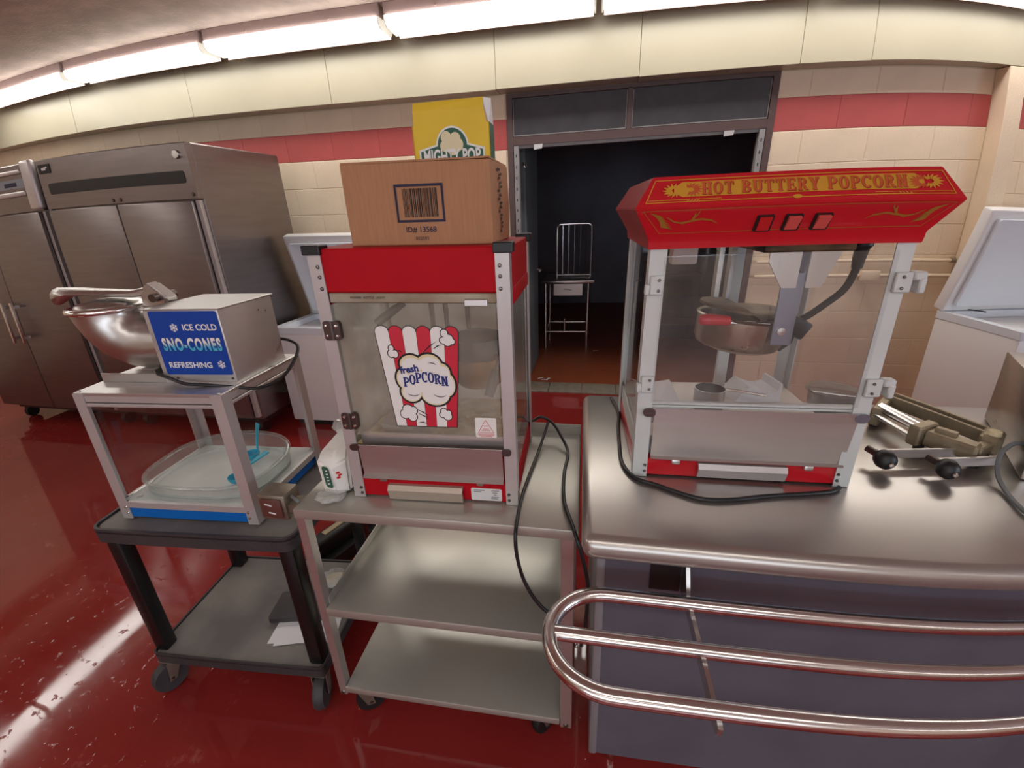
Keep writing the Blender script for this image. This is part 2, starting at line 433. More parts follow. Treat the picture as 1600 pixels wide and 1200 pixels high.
def slab_glyph(ch):
    V, T, sf = 0.2, 0.12, 0.08
    st = lambda x, y0=0, y1=1, s0=True, s1=True: [('r', x, y0, x + V, y1)] + ([('r', x - sf, y0, x + V + sf, y0 + 0.1)] if s0 else []) + ([('r', x - sf, y1 - 0.1, x + V + sf, y1)] if s1 else [])
    bowl = lambda x, cyy, rx, ry: [('a', x, cyy, rx, ry, V, T, -90, 90)]
    return {
        'H': (0.86, st(0.08) + st(0.58) + [('r', 0.2, 0.44, 0.66, 0.56)]),
        'O': (0.82, [('a', 0.41, 0.5, 0.41, 0.51, V, T, 0, 360)]),
        'T': (0.8, st(0.3, s1=False) + [('r', 0, 0.88, 0.8, 1), ('r', 0, 0.7, 0.1, 1), ('r', 0.7, 0.7, 0.8, 1)]),
        'B': (0.8, st(0.08) + bowl(0.36, 0.745, 0.36, 0.255) + bowl(0.36, 0.27, 0.42, 0.27) + [('r', 0.2, 0.88, 0.37, 1), ('r', 0.2, 0.43, 0.37, 0.55), ('r', 0.2, 0, 0.37, 0.12)]),
        'U': (0.84, st(0.08, 0.36, 1, False) + st(0.56, 0.36, 1, False) + [('a', 0.42, 0.37, 0.34, 0.37, V, T, 180, 360)]),
        'E': (0.76, st(0.08) + [('r', 0.2, 0.88, 0.72, 1), ('r', 0.2, 0.44, 0.56, 0.56), ('r', 0.2, 0, 0.74, 0.12), ('r', 0.62, 0.72, 0.72, 1), ('r', 0.64, 0, 0.74, 0.3), ('r', 0.48, 0.36, 0.56, 0.64)]),
        'R': (0.84, st(0.08) + bowl(0.36, 0.73, 0.38, 0.27) + [('r', 0.2, 0.88, 0.37, 1), ('r', 0.2, 0.46, 0.37, 0.57), ('q', 0.34, 0.5, 0.54, 0.5, 0.8, 0, 0.58, 0), ('r', 0.58, 0, 0.86, 0.1)]),
        'Y': (0.84, st(0.32, 0, 0.5, True, False) + [('q', 0.04, 1, 0.26, 1, 0.52, 0.42, 0.32, 0.42), ('q', 0.6, 1, 0.8, 1, 0.52, 0.42, 0.34, 0.42), ('r', -0.02, 0.9, 0.32, 1), ('r', 0.54, 0.9, 0.86, 1)]),
        'P': (0.78, st(0.08) + bowl(0.36, 0.7, 0.4, 0.3) + [('r', 0.2, 0.88, 0.37, 1), ('r', 0.2, 0.4, 0.37, 0.52)]),
        'C': (0.78, [('a', 0.41, 0.5, 0.41, 0.51, V, T, 42, 318), ('r', 0.62, 0.68, 0.74, 1)]),
        'N': (0.88, st(0.08, s0=True) + st(0.6) + [('q', 0.08, 1, 0.3, 1, 0.8, 0, 0.58, 0)]),
        ' ': (0.4, []),
    }[ch]
def slab_text(name, s, x0, y0, w, h, m, parent, fr, lift, grow=None, gap=0.1, dx=0, dy=0):
    """own slab-serif letters; grow(k) scales the k-th letter's height (k from 0 to 1)"""
    bm = nb(); tot = sum(slab_glyph(c)[0] + gap for c in s) - gap; sc = w / tot; x = 0
    for i, ch in enumerate(s):
        gw, prims = slab_glyph(ch)
        g, base = grow(i / max(1, len(s) - 1)) if grow else (1, 0)
        f2 = lambda a, b: (x0 + dx + (x + a) * sc, y0 + dy + base + b * h * g)
        for p in prims:
            if p[0] == 'r':
                poly(bm, fr, [f2(p[1], p[2]), f2(p[3], p[2]), f2(p[3], p[4]), f2(p[1], p[4])], lift)
            elif p[0] == 'q':
                poly(bm, fr, [f2(p[1 + 2 * k], p[2 + 2 * k]) for k in range(4)][::-1], lift)
            else:
                _, cx, cyy, rx, ry, tx, ty, a0, a1 = p
                c0 = f2(cx, cyy); ring(bm, fr, c0[0], c0[1], rx * sc, ry * h * g, tx * sc, ty * h * g, a0, a1, lift, 16)
        x += gw + gap
    return obj(name, bm, m, parent, 0)

# ==================================================================== SETTING
YW, YS, ZS, ZC = 3.683, 3.535, 2.333, 2.78
def quad(name, pts, m):
    bm = nb(); bm.faces.new([bm.verts.new(p) for p in pts]); return obj(name, bm, m, None, 0)
fl = nb(); box(fl, -6.2, 5.1, -4.2, YW, -0.1, 0)
struct(obj('floor', fl, M['floor'], None, 0), 'glossy dark red painted floor of the kitchen', 'floor')
cl = nb(); box(cl, -6.2, 5.1, -4.2, 3.92, ZC, ZC + 0.1)
struct(obj('ceiling', cl, M['ceil'], None, 0), 'tan plaster ceiling above the fluorescent lights', 'ceiling')
wl = nb(); box(wl, -6.3, -6.2, -4.2, 3.92, 0, ZC)
struct(obj('wall_left', wl, M['wall'], None, 0), 'cream wall at the left side of the kitchen')
wf = nb(); box(wf, -6.3, -2.7, -4.3, -4.2, 0, ZC); box(wf, 2.3, 5.2, -4.3, -4.2, 0, ZC); box(wf, -2.7, 2.3, -4.3, -4.2, 0, 0.85); box(wf, -2.7, 2.3, -4.3, -4.2, 2.25, ZC)
struct(obj('wall_front', wf, M['wall'], None, 0), 'cream wall behind the viewer')
wr = nb(); box(wr, 5.1, 5.2, -4.2, -2.5, 0, ZC); box(wr, 5.1, 5.2, 0.5, 3.92, 0, ZC); box(wr, 5.1, 5.2, -2.5, 0.5, 0, 0.9); box(wr, 5.1, 5.2, -2.5, 0.5, 2.2, ZC)
struct(obj('wall_right', wr, M['wall'], None, 0), 'cream wall with a window at the right side of the kitchen')
wd = setting('window_1', 'window with a metal frame in the right wall', 'window')
bm = nb()
for y0, y1 in ((-2.5, -2.45), (-1.03, -0.97), (0.45, 0.5)): box(bm, 5.11, 5.17, y0, y1, 0.9, 2.2)
for z0, z1 in ((0.9, 0.95), (2.15, 2.2)): box(bm, 5.11, 5.17, -2.5, 0.5, z0, z1)
obj('window_frame', bm, M['alu'], wd)
for y0, y1 in ((-2.45, -1.03), (-0.97, 0.45)):
    bm = nb(); box(bm, 5.138, 5.142, y0, y1, 0.95, 2.15); obj('pane', bm, M['glass'], wd, 0)

wd = setting('fill_window', 'wide unseen window added behind the viewer for fill light', 'window')  # unseen window added to let in fill light
bm = nb()
for x0 in (-2.7, -1.06, 0.58, 2.24): box(bm, x0, x0 + 0.06, -4.28, -4.21, 0.85, 2.25)
for z0 in (0.85, 2.19): box(bm, -2.7, 2.3, -4.28, -4.21, z0, z0 + 0.06)
obj('window_frame', bm, M['alu'], wd)
for x0 in (-2.64, -1.0, 0.64):
    bm = nb(); box(bm, x0, x0 + 1.58, -4.252, -4.248, 0.91, 2.19); obj('pane', bm, M['glass'], wd, 0)

# back wall: concrete blocks, one red course
wb = setting('wall_back', 'cream painted concrete block wall with one red course', 'wall')
DX0, DX1 = -0.70, 1.13
bm = nb()
box(bm, -6.2, DX0, YW + 0.0025, 3.92, 0, ZC); box(bm, DX1, 5.1, YW + 0.0025, 3.92, 0, ZC); box(bm, DX0, DX1, YW + 0.02, 3.92, 2.33, ZC)
obj('mortar', bm, M['mortar'], wb, 0)
bm = nb(); box(bm, -6.2, DX0, YW + 0.0018, YW + 0.03, 1.981, 2.177); box(bm, DX1, 2.46, YW + 0.0018, YW + 0.03, 1.981, 2.177); box(bm, 2.6, 4.2, YW + 0.0018, YW + 0.03, 1.981, 2.177)
obj('mortar', bm, M['mortar_red'], wb, 0)
CH = 0.2044
def block_mesh(w, h, col):
    key = (round(w, 3), round(h, 3), col)
    if key not in BM_:
        b = nb(); box(b, 0, w, 0, 0.05, 0, h, 0.003, 1)
        me = bpy.data.meshes.new('block'); b.to_mesh(me); b.free(); me.materials.append(M['wall_red'] if col else M['wall'])
        BM_[key] = me
    return BM_[key]
BM_ = {}
tops = [1.98 + 0.198]
zb = 1.98
courses = [(1.98, 2.178, 1), (2.178, 2.333, 0)]
z = 1.98
while z > 0.001:
    z0 = max(0, z - CH); courses.append((z0, z, 0)); z = z0
for (xa, xb) in ((-6.2, DX0), (DX1, 2.46), (2.6, 4.2)):
    for ci, (z0, z1, red) in enumerate(courses):
        row = round((z0 - 1.98) / CH)
        x = -6.2 - (0.2 if row % 2 else 0.0)
        while x < xb - 0.01:
            x0, x1 = max(x, xa), min(x + 0.4064, xb)
            if x1 - x0 > 0.03:
                o = objm('block', block_mesh(x1 - x0 - 0.0016, z1 - z0 - 0.003, red), None, wb, 0)
                o.location = (x0, YW, z0)
            x += 0.4064
# soffit panels and column
sf = setting('trim_1', 'cream soffit of smooth panels under the ceiling lights', 'soffit')
seams = [-6.2, -4.47, -3.22, -2.0, -0.742, 0.22, 1.188, 1.6, 2.9, 4.0, 5.1]
for i, (a, b) in enumerate(zip(seams, seams[1:])):
    bm = nb(); box(bm, a + 0.0012, b - 0.0012, YS + (0.0015 if i % 2 else 0), YW, ZS + (0.002 if i % 3 == 1 else 0), ZC, 0.002, 1)
    obj('panel', bm, M['soffit'], sf, 0)
bm = nb(); box(bm, 2.462, 2.578, YS + 0.001, YW + 0.003, 0, ZS - 0.001, 0.004, 1)
struct(obj('trim_2', bm, M['wall'], None, 0), 'cream column beside the red wall course at the right', 'column')
bm = nb(); box(bm, -6.2, -5.9, -4.2, YS - 0.002, ZS, ZC)
struct(obj('trim_3', bm, M['soffit'], None, 0), 'cream soffit along the left wall', 'soffit')

# doorway to the dark store room
dr = setting('door_1', 'wide dark doorway with brown frame, shutter tracks and dark panels over it', 'doorway')
bm = nb(); box(bm, DX0, DX0 + 0.042, YW - 0.008, 3.92, 0, 2.33); box(bm, DX1 - 0.042, DX1, YW - 0.008, 3.92, 0, 2.33)
box(bm, DX0 + 0.0415, DX1 - 0.0415, YW - 0.007, 3.9, 2.005, 2.06); box(bm, DX0 + 0.0415, DX1 - 0.0415, YW - 0.006, 3.9, 2.305, 2.331)
box(bm, 0.165, 0.195, YW - 0.006, 3.8, 2.06, 2.31)
obj('door_frame', bm, M['dark_frame'], dr, 0)
for a, b in ((DX0 + 0.042, 0.165), (0.195, DX1 - 0.042)):
    bm = nb(); box(bm, a + 0.002, b - 0.002, YW + 0.005, 3.75, 2.062, 2.303); p = obj('panel', bm, M['dark_panel'], dr, 0)
    bm = nb(); fr = Frame((a, YW + 0.004, 2.06), (1, 0, 0), (0, 0, 1)); w_ = b - a
    stroke(bm, fr, [(0.006, 0.008), (w_ - 0.006, 0.008)], 0.006, 0.001); stroke(bm, fr, [(w_ - 0.006, 0.008), (w_ - 0.006, 0.235)], 0.006, 0.001)
    stroke(bm, fr, [(0.006, 0.008), (0.006, 0.235)], 0.005, 0.001)
    obj('bead', bm, M['line_grey'], p, 0)
for x0 in (DX0 + 0.046, DX1 - 0.082):
    bm = nb(); box(bm, x0, x0 + 0.036, YW - 0.004, YW + 0.05, 0, 2.0); tr = obj('shutter_track', bm, M['shutter'], dr, 0)
    bm = nb()
    for k in range(22): box(bm, x0 + 0.014, x0 + 0.021, YW - 0.0052, YW - 0.003, 0.35 + k * 0.075, 0.37 + k * 0.075)
    obj('slot', bm, M['blackp'], tr, 0)['kind'] = 'stuff'
bm = nb(); box(bm, DX0 + 0.042, DX1 - 0.042, YW + 0.01, YW + 0.025, 1.985, 2.005); obj('shutter_bar', bm, M['shutter'], dr, 0)
for x0 in (-0.50, 0.82):
    bm = nb(); prism(bm, [(x0, 2.004), (x0 + 0.066, 2.004), (x0 + 0.06, 1.975), (x0, 1.97)], 'y', YW - 0.01, YW + 0.006); obj('stop_bracket', bm, M['alu_b'], dr)
bm = nb(); tube(bm, smooth_path([(-0.6, YW + 0.1, 1.9), (-0.59, YW + 0.07, 1.87), (-0.575, YW + 0.09, 1.86), (-0.58, YW + 0.1, 1.89)], 5), 0.006, 6); obj('latch_hook', bm, M['steel'], dr)
for k in range(6):
    a = DX0 + (DX1 - DX0) * k / 6; b = DX0 + (DX1 - DX0) * (k + 1) / 6
    bm = nb(); box(bm, a + 0.003, b - 0.003, YW - 0.005, 3.915, -0.02, 0.012, 0.004, 1); obj('threshold_tile', bm, M['stone'], dr, 0)
# grey leaf swung open into the store room
dl = setting('door_2', 'grey door leaf swung open inside the dark doorway', 'door')
bm = nb(); box(bm, -0.655, -0.61, 3.93, 4.70, 0.02, 2.3, 0.004, 1); obj('leaf', bm, M['door_grey'], dl, 0)
bm = nb(); cyl(bm, (-0.61, 4.6, 1.0), (-0.56, 4.6, 1.0), 0.012); cyl(bm, (-0.565, 4.6, 1.0), (-0.565, 4.48, 1.0), 0.011); obj('door_handle', bm, M['steel'], dl)
# store room shell
bm = nb(); box(bm, -2.6, 3.6, 3.92, 7.9, -0.1, 0.004); struct(obj('floor', bm, M['tile'], None, 0), 'orange quarry tile floor of the dark store room', 'floor')
bm = nb(); box(bm, -2.6, 3.6, 7.9, 8.0, 0, 2.9); struct(obj('wall_back', bm, M['store_wall'], None, 0), 'dark far wall of the store room')
bm = nb(); box(bm, -2.7, -2.6, 3.92, 8.0, 0, 2.9); struct(obj('wall_left', bm, M['store_wall'], None, 0), 'dark left wall of the store room')
bm = nb(); box(bm, 3.6, 3.7, 3.92, 8.0, 0, 2.9); struct(obj('wall_right', bm, M['store_wall'], None, 0), 'dark right wall of the store room')
bm = nb(); box(bm, -2.7, 3.7, 3.92, 8.0, 2.9, 3.0); struct(obj('ceiling', bm, M['store_wall'], None, 0), 'dark ceiling of the store room', 'ceiling')

# ==================================================================== LIGHT FIXTURES
def make_light(L_):
    """local: x along, y across (0 = near side), z down from the ceiling at 0"""
    parts = []
    bm = nb(); box(bm, 0.004, L_ - 0.004, 0.012, 0.198, -0.076, 0, 0.004, 1); parts.append(('channel', bm, 'ch'))
    prof = [(0.0, -0.074), (0.002, -0.10), (0.012, -0.122), (0.035, -0.136), (0.10, -0.141), (0.165, -0.138), (0.196, -0.128), (0.208, -0.105), (0.21, -0.074)]
    bm = nb(); rings = []
    for x, s in ((0.017, 0.5), (0.022, 0.85), (0.034, 1.0), (L_ - 0.034, 1.0), (L_ - 0.022, 0.85), (L_ - 0.017, 0.5)):
        rings.append([(x, 0.105 + (y - 0.105) * (0.9 + 0.1 * s), -0.074 + (zz + 0.074) * s) for y, zz in prof])
    loft(bm, rings); parts.append(('lens', bm, 'ln'))
    bm = nb(); box(bm, 0.02, L_ - 0.02, 0.209, 0.216, -0.139, 0); parts.append(('light_shield', bm, 'ch'))  # opaque strip added to keep lens light off the soffit
    for x in (0.006, L_ - 0.016):
        bm = nb(); prism(bm, [(0.002, -0.074), (0.006, -0.112), (0.03, -0.132), (0.18, -0.134), (0.204, -0.118), (0.208, -0.074)], 'x', x, x + 0.010); parts.append(('end_cap', bm, 'cap'))
    for x in (0.35, L_ - 0.35):
        bm = nb(); lathe(bm, [(0.0, 0), (0.008, 0), (0.008, 0.006), (0, 0.006)], (x, 0.012, -0.05), 8, Matrix.Rotation(R(90), 3, 'X')); parts.append(('clip', bm, 'ch'))
    return parts
M['channel'] = mat('fixture_channel', (172, 150, 146), 0.5)
M['endcap'] = mat('fixture_end_cap', (232, 228, 216), 0.4, emit=0.55)  # weak glow stands in for lamp light through the cap
def place_light(loc, yaw, label, L_=1.315, proto={}):
    t = thing('ceiling_light', label, 'light', loc, yaw, 'fluorescent ceiling lights')
    if L_ not in proto:
        proto[L_] = []
        for n, bm, k in make_light(L_):
            proto[L_].append(obj(n, bm, {'ch': M['channel'], 'ln': M['lens'], 'cap': M['endcap']}[k], t, 40))
    else:
        for p in proto[L_]: copy_part(p, t)
    return t
row = ['fluorescent ceiling light cut by the left picture edge', 'fluorescent ceiling light second from the left, above the double-door fridge',
       'fluorescent ceiling light third from the left, left of the yellow carton', 'fluorescent ceiling light fourth from the left, ending over the dark doorway',
       'fluorescent ceiling light cut by the top edge over the dark doorway', 'fluorescent ceiling light at the top right corner of the picture', 'last fluorescent ceiling light of the back row, right of the column']
for i in range(7):
    x = -5.39 + 1.338 * i
    place_light((x, 3.195, ZC), 0, row[i])
# left wall row, then unseen rows added as fill over and behind the viewer
for i in range(3): place_light((-5.0, 0.5 - 1.338 * i + 1.2, ZC), 90, ['first', 'second', 'third'][i] + ' fluorescent ceiling light from the back wall in the row along the left wall')
for i in range(3): place_light((-2.6 + 1.338 * i, -0.95, ZC), 0, ['left', 'middle', 'right'][i] + ' fluorescent light of the three added in line over the viewer for fill')
for i in range(3): place_light((-4.0 + 3.2 * i, -2.6, ZC), 0, ['left', 'middle', 'right'][i] + ' fluorescent light of the three added behind the viewer for fill')

# ==================================================================== FRIDGES
def fridge(loc, Wd, label, slot_style):
    t = thing('fridge', label, 'fridge', loc, 0)
    D, H = 0.83, 2.0
    bm = nb(); box(bm, 0, Wd, 0.03, D, 0.14, H, 0.006, 1); obj('body', bm, M['fridge'], t)
    bm = nb(); prism(bm, [(-0.012, 1.685), (0.03, 1.685), (0.03, H), (-0.006, H), (-0.012, H - 0.006)], 'x', 0.0, Wd); hd = obj('header_panel', bm, M['fridge'], t)
    if slot_style:
        bm = nb(); prism(bm, rrect(0.07, Wd - 0.055, 1.775, 1.845, 0.015), 'y', -0.0155, -0.008); obj('grille_slot', bm, M['blackp'], hd)
        bm = nb(); prism(bm, rrect(0.02, 0.13, 1.91, 1.968, 0.004), 'y', -0.016, -0.008); bd = obj('badge', bm, M['ink_k'], hd)
        fr = Frame((0.02, -0.016, 1.91), (1, 0, 0), (0, 0, 1)); bm = nb()
        poly(bm, fr, [(0.03, 0.02), (0.07, 0.02), (0.07, 0.032), (0.085, 0.032), (0.085, 0.042), (0.03, 0.036)], 0.0006); obj('badge_mark', bm, M['label_white'], hd, 0)
        bm = nb(); lathe(bm, [(0.0, 0.012), (0.022, 0.012), (0.026, 0.0), (0.026, -0.004)], (Wd - 0.075, -0.012, 1.935), 18, Matrix.Rotation(R(90), 3, 'X')); obj('lock', bm, M['chrome'], hd)
        for dx in (-0.03, 0.03):
            bm = nb(); lathe(bm, [(0.0, 0.008), (0.009, 0.008), (0.012, 0.0)], (Wd / 2 + dx, -0.012, 1.705), 12, Matrix.Rotation(R(90), 3, 'X')); obj('screw', bm, M['screw'], hd)
        bm = nb(); lathe(bm, [(0.0, 0.008), (0.009, 0.008), (0.012, 0.0)], (Wd - 0.03, -0.012, 1.71), 12, Matrix.Rotation(R(90), 3, 'X')); obj('screw', bm, M['screw'], hd)
    else:
        for z0, z1 in ((1.935, 1.965), (1.79, 1.825)):
            bm = nb(); box(bm, 0.03, Wd - 0.12, -0.026, -0.01, z0, z1, 0.01, 3); obj('header_rib', bm, M['alu'], hd)
        bm = nb(); box(bm, 0.03, Wd - 0.12, -0.014, -0.01, 1.845, 1.905); obj('control_strip', bm, M['bluesteel'], hd)
        bm = nb(); box(bm, Wd - 0.33, Wd - 0.2, -0.017, -0.013, 1.858, 1.885, 0.002, 1); obj('control_label', bm, M['ink'], hd)
        bm = nb(); box(bm, Wd - 0.11, Wd + 0.005, -0.03, 0.02, 1.69, H + 0.015, 0.02, 4); obj('corner_cover', bm, M['alu'], hd)
    gap = 0.004
    for i in range(2):
        x0 = 0.012 + i * (Wd / 2 - 0.012) + gap / 2; x1 = Wd / 2 - gap / 2 if i == 0 else Wd - 0.045
        bm = nb(); box(bm, x0, x1, -0.028, 0.028, 0.17, 1.675, 0.008, 2); d = obj('door', bm, M['fridge'], t)
        hx = x1 - 0.055 if i == 0 else x0 + 0.055
        bm = nb(); box(bm, hx - 0.012, hx + 0.012, -0.088, -0.07, 0.74, 1.06, 0.006, 2)
        for zz in (0.78, 1.02): box(bm, hx - 0.009, hx + 0.009, -0.075, -0.026, zz - 0.012, zz + 0.012)
        obj('handle', bm, M['chrome'], d)
    bm = nb(); box(bm, Wd - 0.04, Wd - 0.012, 0.0, 0.032, 0.17, 1.675); obj('door_jamb', bm, M['alu'], t)
    bm = nb(); box(bm, Wd - 0.045, Wd - 0.04, -0.004, 0.03, 0.17, 1.675); obj('gasket', bm, M['blackp'], t)
    bm = nb(); box(bm, 0.02, Wd - 0.02, 0.08, D - 0.02, 0.10, 0.15); obj('underframe', bm, M['blackp'], t)
    for x, y in ((0.09, 0.12), (Wd - 0.09, 0.12), (0.09, D - 0.1), (Wd - 0.09, D - 0.1)):
        bm = nb(); lathe(bm, [(0.0, -0.02), (0.05, -0.02), (0.05, 0.02), (0, 0.02)], (x, y, 0.05), 14, Matrix.Rotation(R(90), 3, 'Y'))
        box(bm, x - 0.03, x + 0.03, y - 0.03, y + 0.03, 0.085, 0.105)
        obj('caster', bm, M['rubber'], t)
    return t
fridge((-3.70, 2.577, 0), 1.25, 'stainless double-door fridge with long black slot in its header', True)
fridge((-5.035, 2.577, 0), 1.29, 'stainless fridge at the left picture edge with two upright bar handles', False)

# ==================================================================== CHEST FREEZERS
def freezer(loc, yaw, Wd, D, H, label, lid_len=0.66, vents=True):
    t = thing('chest_freezer', label, 'freezer', loc, yaw, 'open chest freezers along the back wall')
    # body as an open box with walls
    bm = nb(); box(bm, 0, Wd, 0, D, 0.04, H - 0.045, 0.012, 2); obj('body', bm, M['white_enamel'], t)
    bm = nb()
    outer = rrect(-0.003, Wd + 0.003, -0.003, D + 0.003, 0.015); inner = rrect(0.05, Wd - 0.05, 0.05, D - 0.05, 0.03)
    n = len(outer); vo = [[bm.verts.new((x, y, zz)) for x, y in outer] for zz in (H - 0.046, H)]; vi = [[bm.verts.new((x, y, zz)) for x, y in inner] for zz in (H, H - 0.044)]
    for a, b in ((vo[0], vo[1]), (vo[1], vi[0]), (vi[0], vi[1])):
        for i in range(n): bm.faces.new((a[i], a[(i + 1) % n], b[(i + 1) % n], b[i]))
    bmesh.ops.recalc_face_normals(bm, faces=bm.faces); obj('top_rim', bm, M['lid_in'], t)
    # lid, hinged at the back, leaning a little forward
    lid = nb(); box(lid, 0, Wd, -0.075, 0, 0.012, lid_len, 0.012, 3)
    rot = Matrix.Translation((0, D + 0.045, H + 0.005)) @ Matrix.Rotation(R(14), 4, 'X')
    lid.transform(rot); lo = obj('lid', lid, M['white_enamel'], t)
    b2 = nb(); o1 = rrect(0.045, Wd - 0.045, 0.06, lid_len - 0.05, 0.02); i1 = rrect(0.10, Wd - 0.10, 0.115, lid_len - 0.105, 0.03)
    rings = [[(x, -0.076, zz) for x, zz in o1], [(x, -0.105, zz) for x, zz in [(a, b) for a, b in o1]], [(x, -0.085, zz) for x, zz in i1]]
    loft(b2, rings); b2.transform(rot); obj('lid_liner', b2, M['lid_in'], lo)
    for x in (0.15, Wd - 0.15):
        bm = nb(); box(bm, x - 0.03, x + 0.03, D - 0.01, D + 0.035, H - 0.12, H + 0.03, 0.004, 1); obj('hinge', bm, M['alu'], t)
    bm = nb(); box(bm, 0.03, Wd - 0.03, 0.02, D - 0.02, 0.0, 0.045); obj('plinth', bm, M['blackp'], t)
    if vents:
        for k in range(5):
            bm = nb(); box(bm, -0.004, 0.002, D - 0.34, D - 0.06, 0.14 + k * 0.018, 0.148 + k * 0.018, 0.0015, 1); obj('vent_slat', bm, M['post2'], t)
    bm = nb(); tube(bm, smooth_path([(0.12, D + 0.005, H + 0.01), (0.19, D - 0.03, H + 0.006), (0.25, D - 0.10, H + 0.004)], 6), 0.004, 6); obj('lid_wire', bm, M['cable'], t)
    return t
freezer((-2.375, 2.82, 0), 0, 1.25, 0.52, 0.80, 'white chest freezer with raised lid between fridge and doorway', vents=False)
freezer((2.30, 2.755, 0), 13, 1.0, 0.545, 0.85, 'white chest freezer with raised lid by the column at the right')

# conduits on the block wall
def conduit(z, x0, x1, label, boxx):
    t = thing('wall_conduit', label, 'pipe', (0, YW, z), 0)
    bm = nb(); cyl(bm, (x0, -0.02, 0), (x1, -0.02, 0), 0.012, 12); obj('pipe', bm, M['wall'], t)
    for x in (x0 + 0.25, x1 - 0.3):
        bm = nb(); box(bm, x - 0.012, x + 0.012, -0.034, 0.0, -0.02, 0.02, 0.003, 1); obj('strap', bm, M['mortar'], t)
    if boxx:
        bm = nb(); box(bm, boxx - 0.06, boxx + 0.06, -0.05, 0, -0.035, 0.035, 0.006, 2); obj('junction_box', bm, M['wall'], t)
    else:
        bm = nb(); cyl(bm, (x1, -0.02, 0), (x1 + 0.03, -0.02, 0), 0.016, 12); obj('coupling', bm, M['galv'], t)
conduit(1.125, 1.16, 2.42, 'upper cream conduit on the block wall behind the glass popcorn cabinet', None)
conduit(1.02, 1.16, 2.455, 'lower cream conduit with junction box on the block wall', 1.92)

# ==================================================================== STORE ROOM THINGS
t = thing('work_table', 'steel work table with a drawer in the dark store room', 'table', (-0.62, 5.08, 0.004), 0)
bm = nb(); box(bm, 0, 0.60, 0, 0.6, 0.775, 0.808, 0.006, 2); obj('table_top', bm, M['steel'], t)
bm = nb(); box(bm, 0.14, 0.475, -0.012, 0.4, 0.64, 0.775, 0.004, 1); dw = obj('drawer', bm, M['steel_h'], t)
bm = nb(); box(bm, 0.26, 0.35, -0.026, -0.01, 0.70, 0.712, 0.004, 1); obj('pull', bm, M['chrome'], dw)
for x, y in ((0.04, 0.05), (0.535, 0.05), (0.04, 0.55), (0.535, 0.55)):
    bm = nb(); cyl(bm, (x, y, 0), (x, y, 0.776), 0.018, 12); obj('leg', bm, M['chrome'], t)
for z_ in (0.2,):
    bm = nb(); cyl(bm, (0.04, 0.05, z_), (0.535, 0.05, z_), 0.014); cyl(bm, (0.04, 0.55, z_), (0.535, 0.55, z_), 0.014); cyl(bm, (0.04, 0.05, z_), (0.04, 0.55, z_), 0.014); cyl(bm, (0.535, 0.05, z_), (0.535, 0.55, z_), 0.014)
    obj('stretcher', bm, M['chrome'], t)
bm = nb(); cyl(bm, (0.27, 0.05, 0.2), (0.27, 0.05, 0.36), 0.012); obj('upright', bm, M['chrome'], t)
t = thing('wire_rack', 'upright chrome wire rack standing on the store room table', 'rack', (-0.47, 5.40, 0.812), 0)
bm = nb(); tube(bm, smooth_path([(0, 0, 0), (0, 0, 0.5), (0.02, 0, 0.57), (0.06, 0, 0.585), (0.33, 0, 0.585), (0.38, 0, 0.57), (0.40, 0, 0.5), (0.40, 0, 0)], 6), 0.012, 10); obj('frame', bm, M['chrome'], t)
bm = nb(); cyl(bm, (0, 0, 0.02), (0.4, 0, 0.02), 0.008); cyl(bm, (0, 0, 0.008), (0, 0.15, 0.008), 0.008); cyl(bm, (0.4, 0, 0.008), (0.4, 0.15, 0.008), 0.008); obj('base_bar', bm, M['chrome'], t)
for k in range(5):
    x = 0.065 + k * 0.068; bm = nb(); cyl(bm, (x, 0, 0.02), (x, 0, 0.583), 0.006, 8); obj('bar', bm, M['chrome'], t)
def crate(loc, yaw, label, m):
    t = thing('storage_crate', label, 'crate', loc, yaw, 'crates stacked in the store room')
    bm = nb()
    for a in ((0, 0.42, 0, 0.012), (0, 0.42, 0.308, 0.32), (0, 0.012, 0, 0.32), (0.408, 0.42, 0, 0.32)): box(bm, a[0], a[1], a[2], a[3], 0, 0.26)
    box(bm, 0, 0.42, 0, 0.32, 0, 0.012); obj('body', bm, m, t)
    bm = nb(); box(bm, -0.008, 0.428, -0.008, 0.004, 0.22, 0.26); box(bm, -0.008, 0.428, 0.316, 0.328, 0.22, 0.26); box(bm, -0.008, 0.004, 0.004, 0.316, 0.22, 0.26); box(bm, 0.416, 0.428, 0.004, 0.316, 0.22, 0.26); obj('rim', bm, m, t)
    for k in range(4):
        bm = nb(); box(bm, 0.05 + k * 0.09, 0.075 + k * 0.09, -0.007, 0.001, 0.03, 0.2); obj('rib', bm, m, t)
for i, lb in enumerate(('bottom navy crate of the stack in the store room', 'middle navy crate of the stack in the store room', 'top navy crate of the stack in the store room')):
    crate((0.80 + 0.02 * (i % 2), 5.6, 0.004 + 0.261 * i), 4 * i - 4, lb, M['crate'] if i < 2 else M['chair_dark'])
scr = ['curled white paper scrap on the tile floor, leftmost of three by the threshold', 'flat white paper scrap in the middle of three by the threshold', 'white paper scrap rightmost of three by the threshold', 'white paper scrap near the store room table leg']
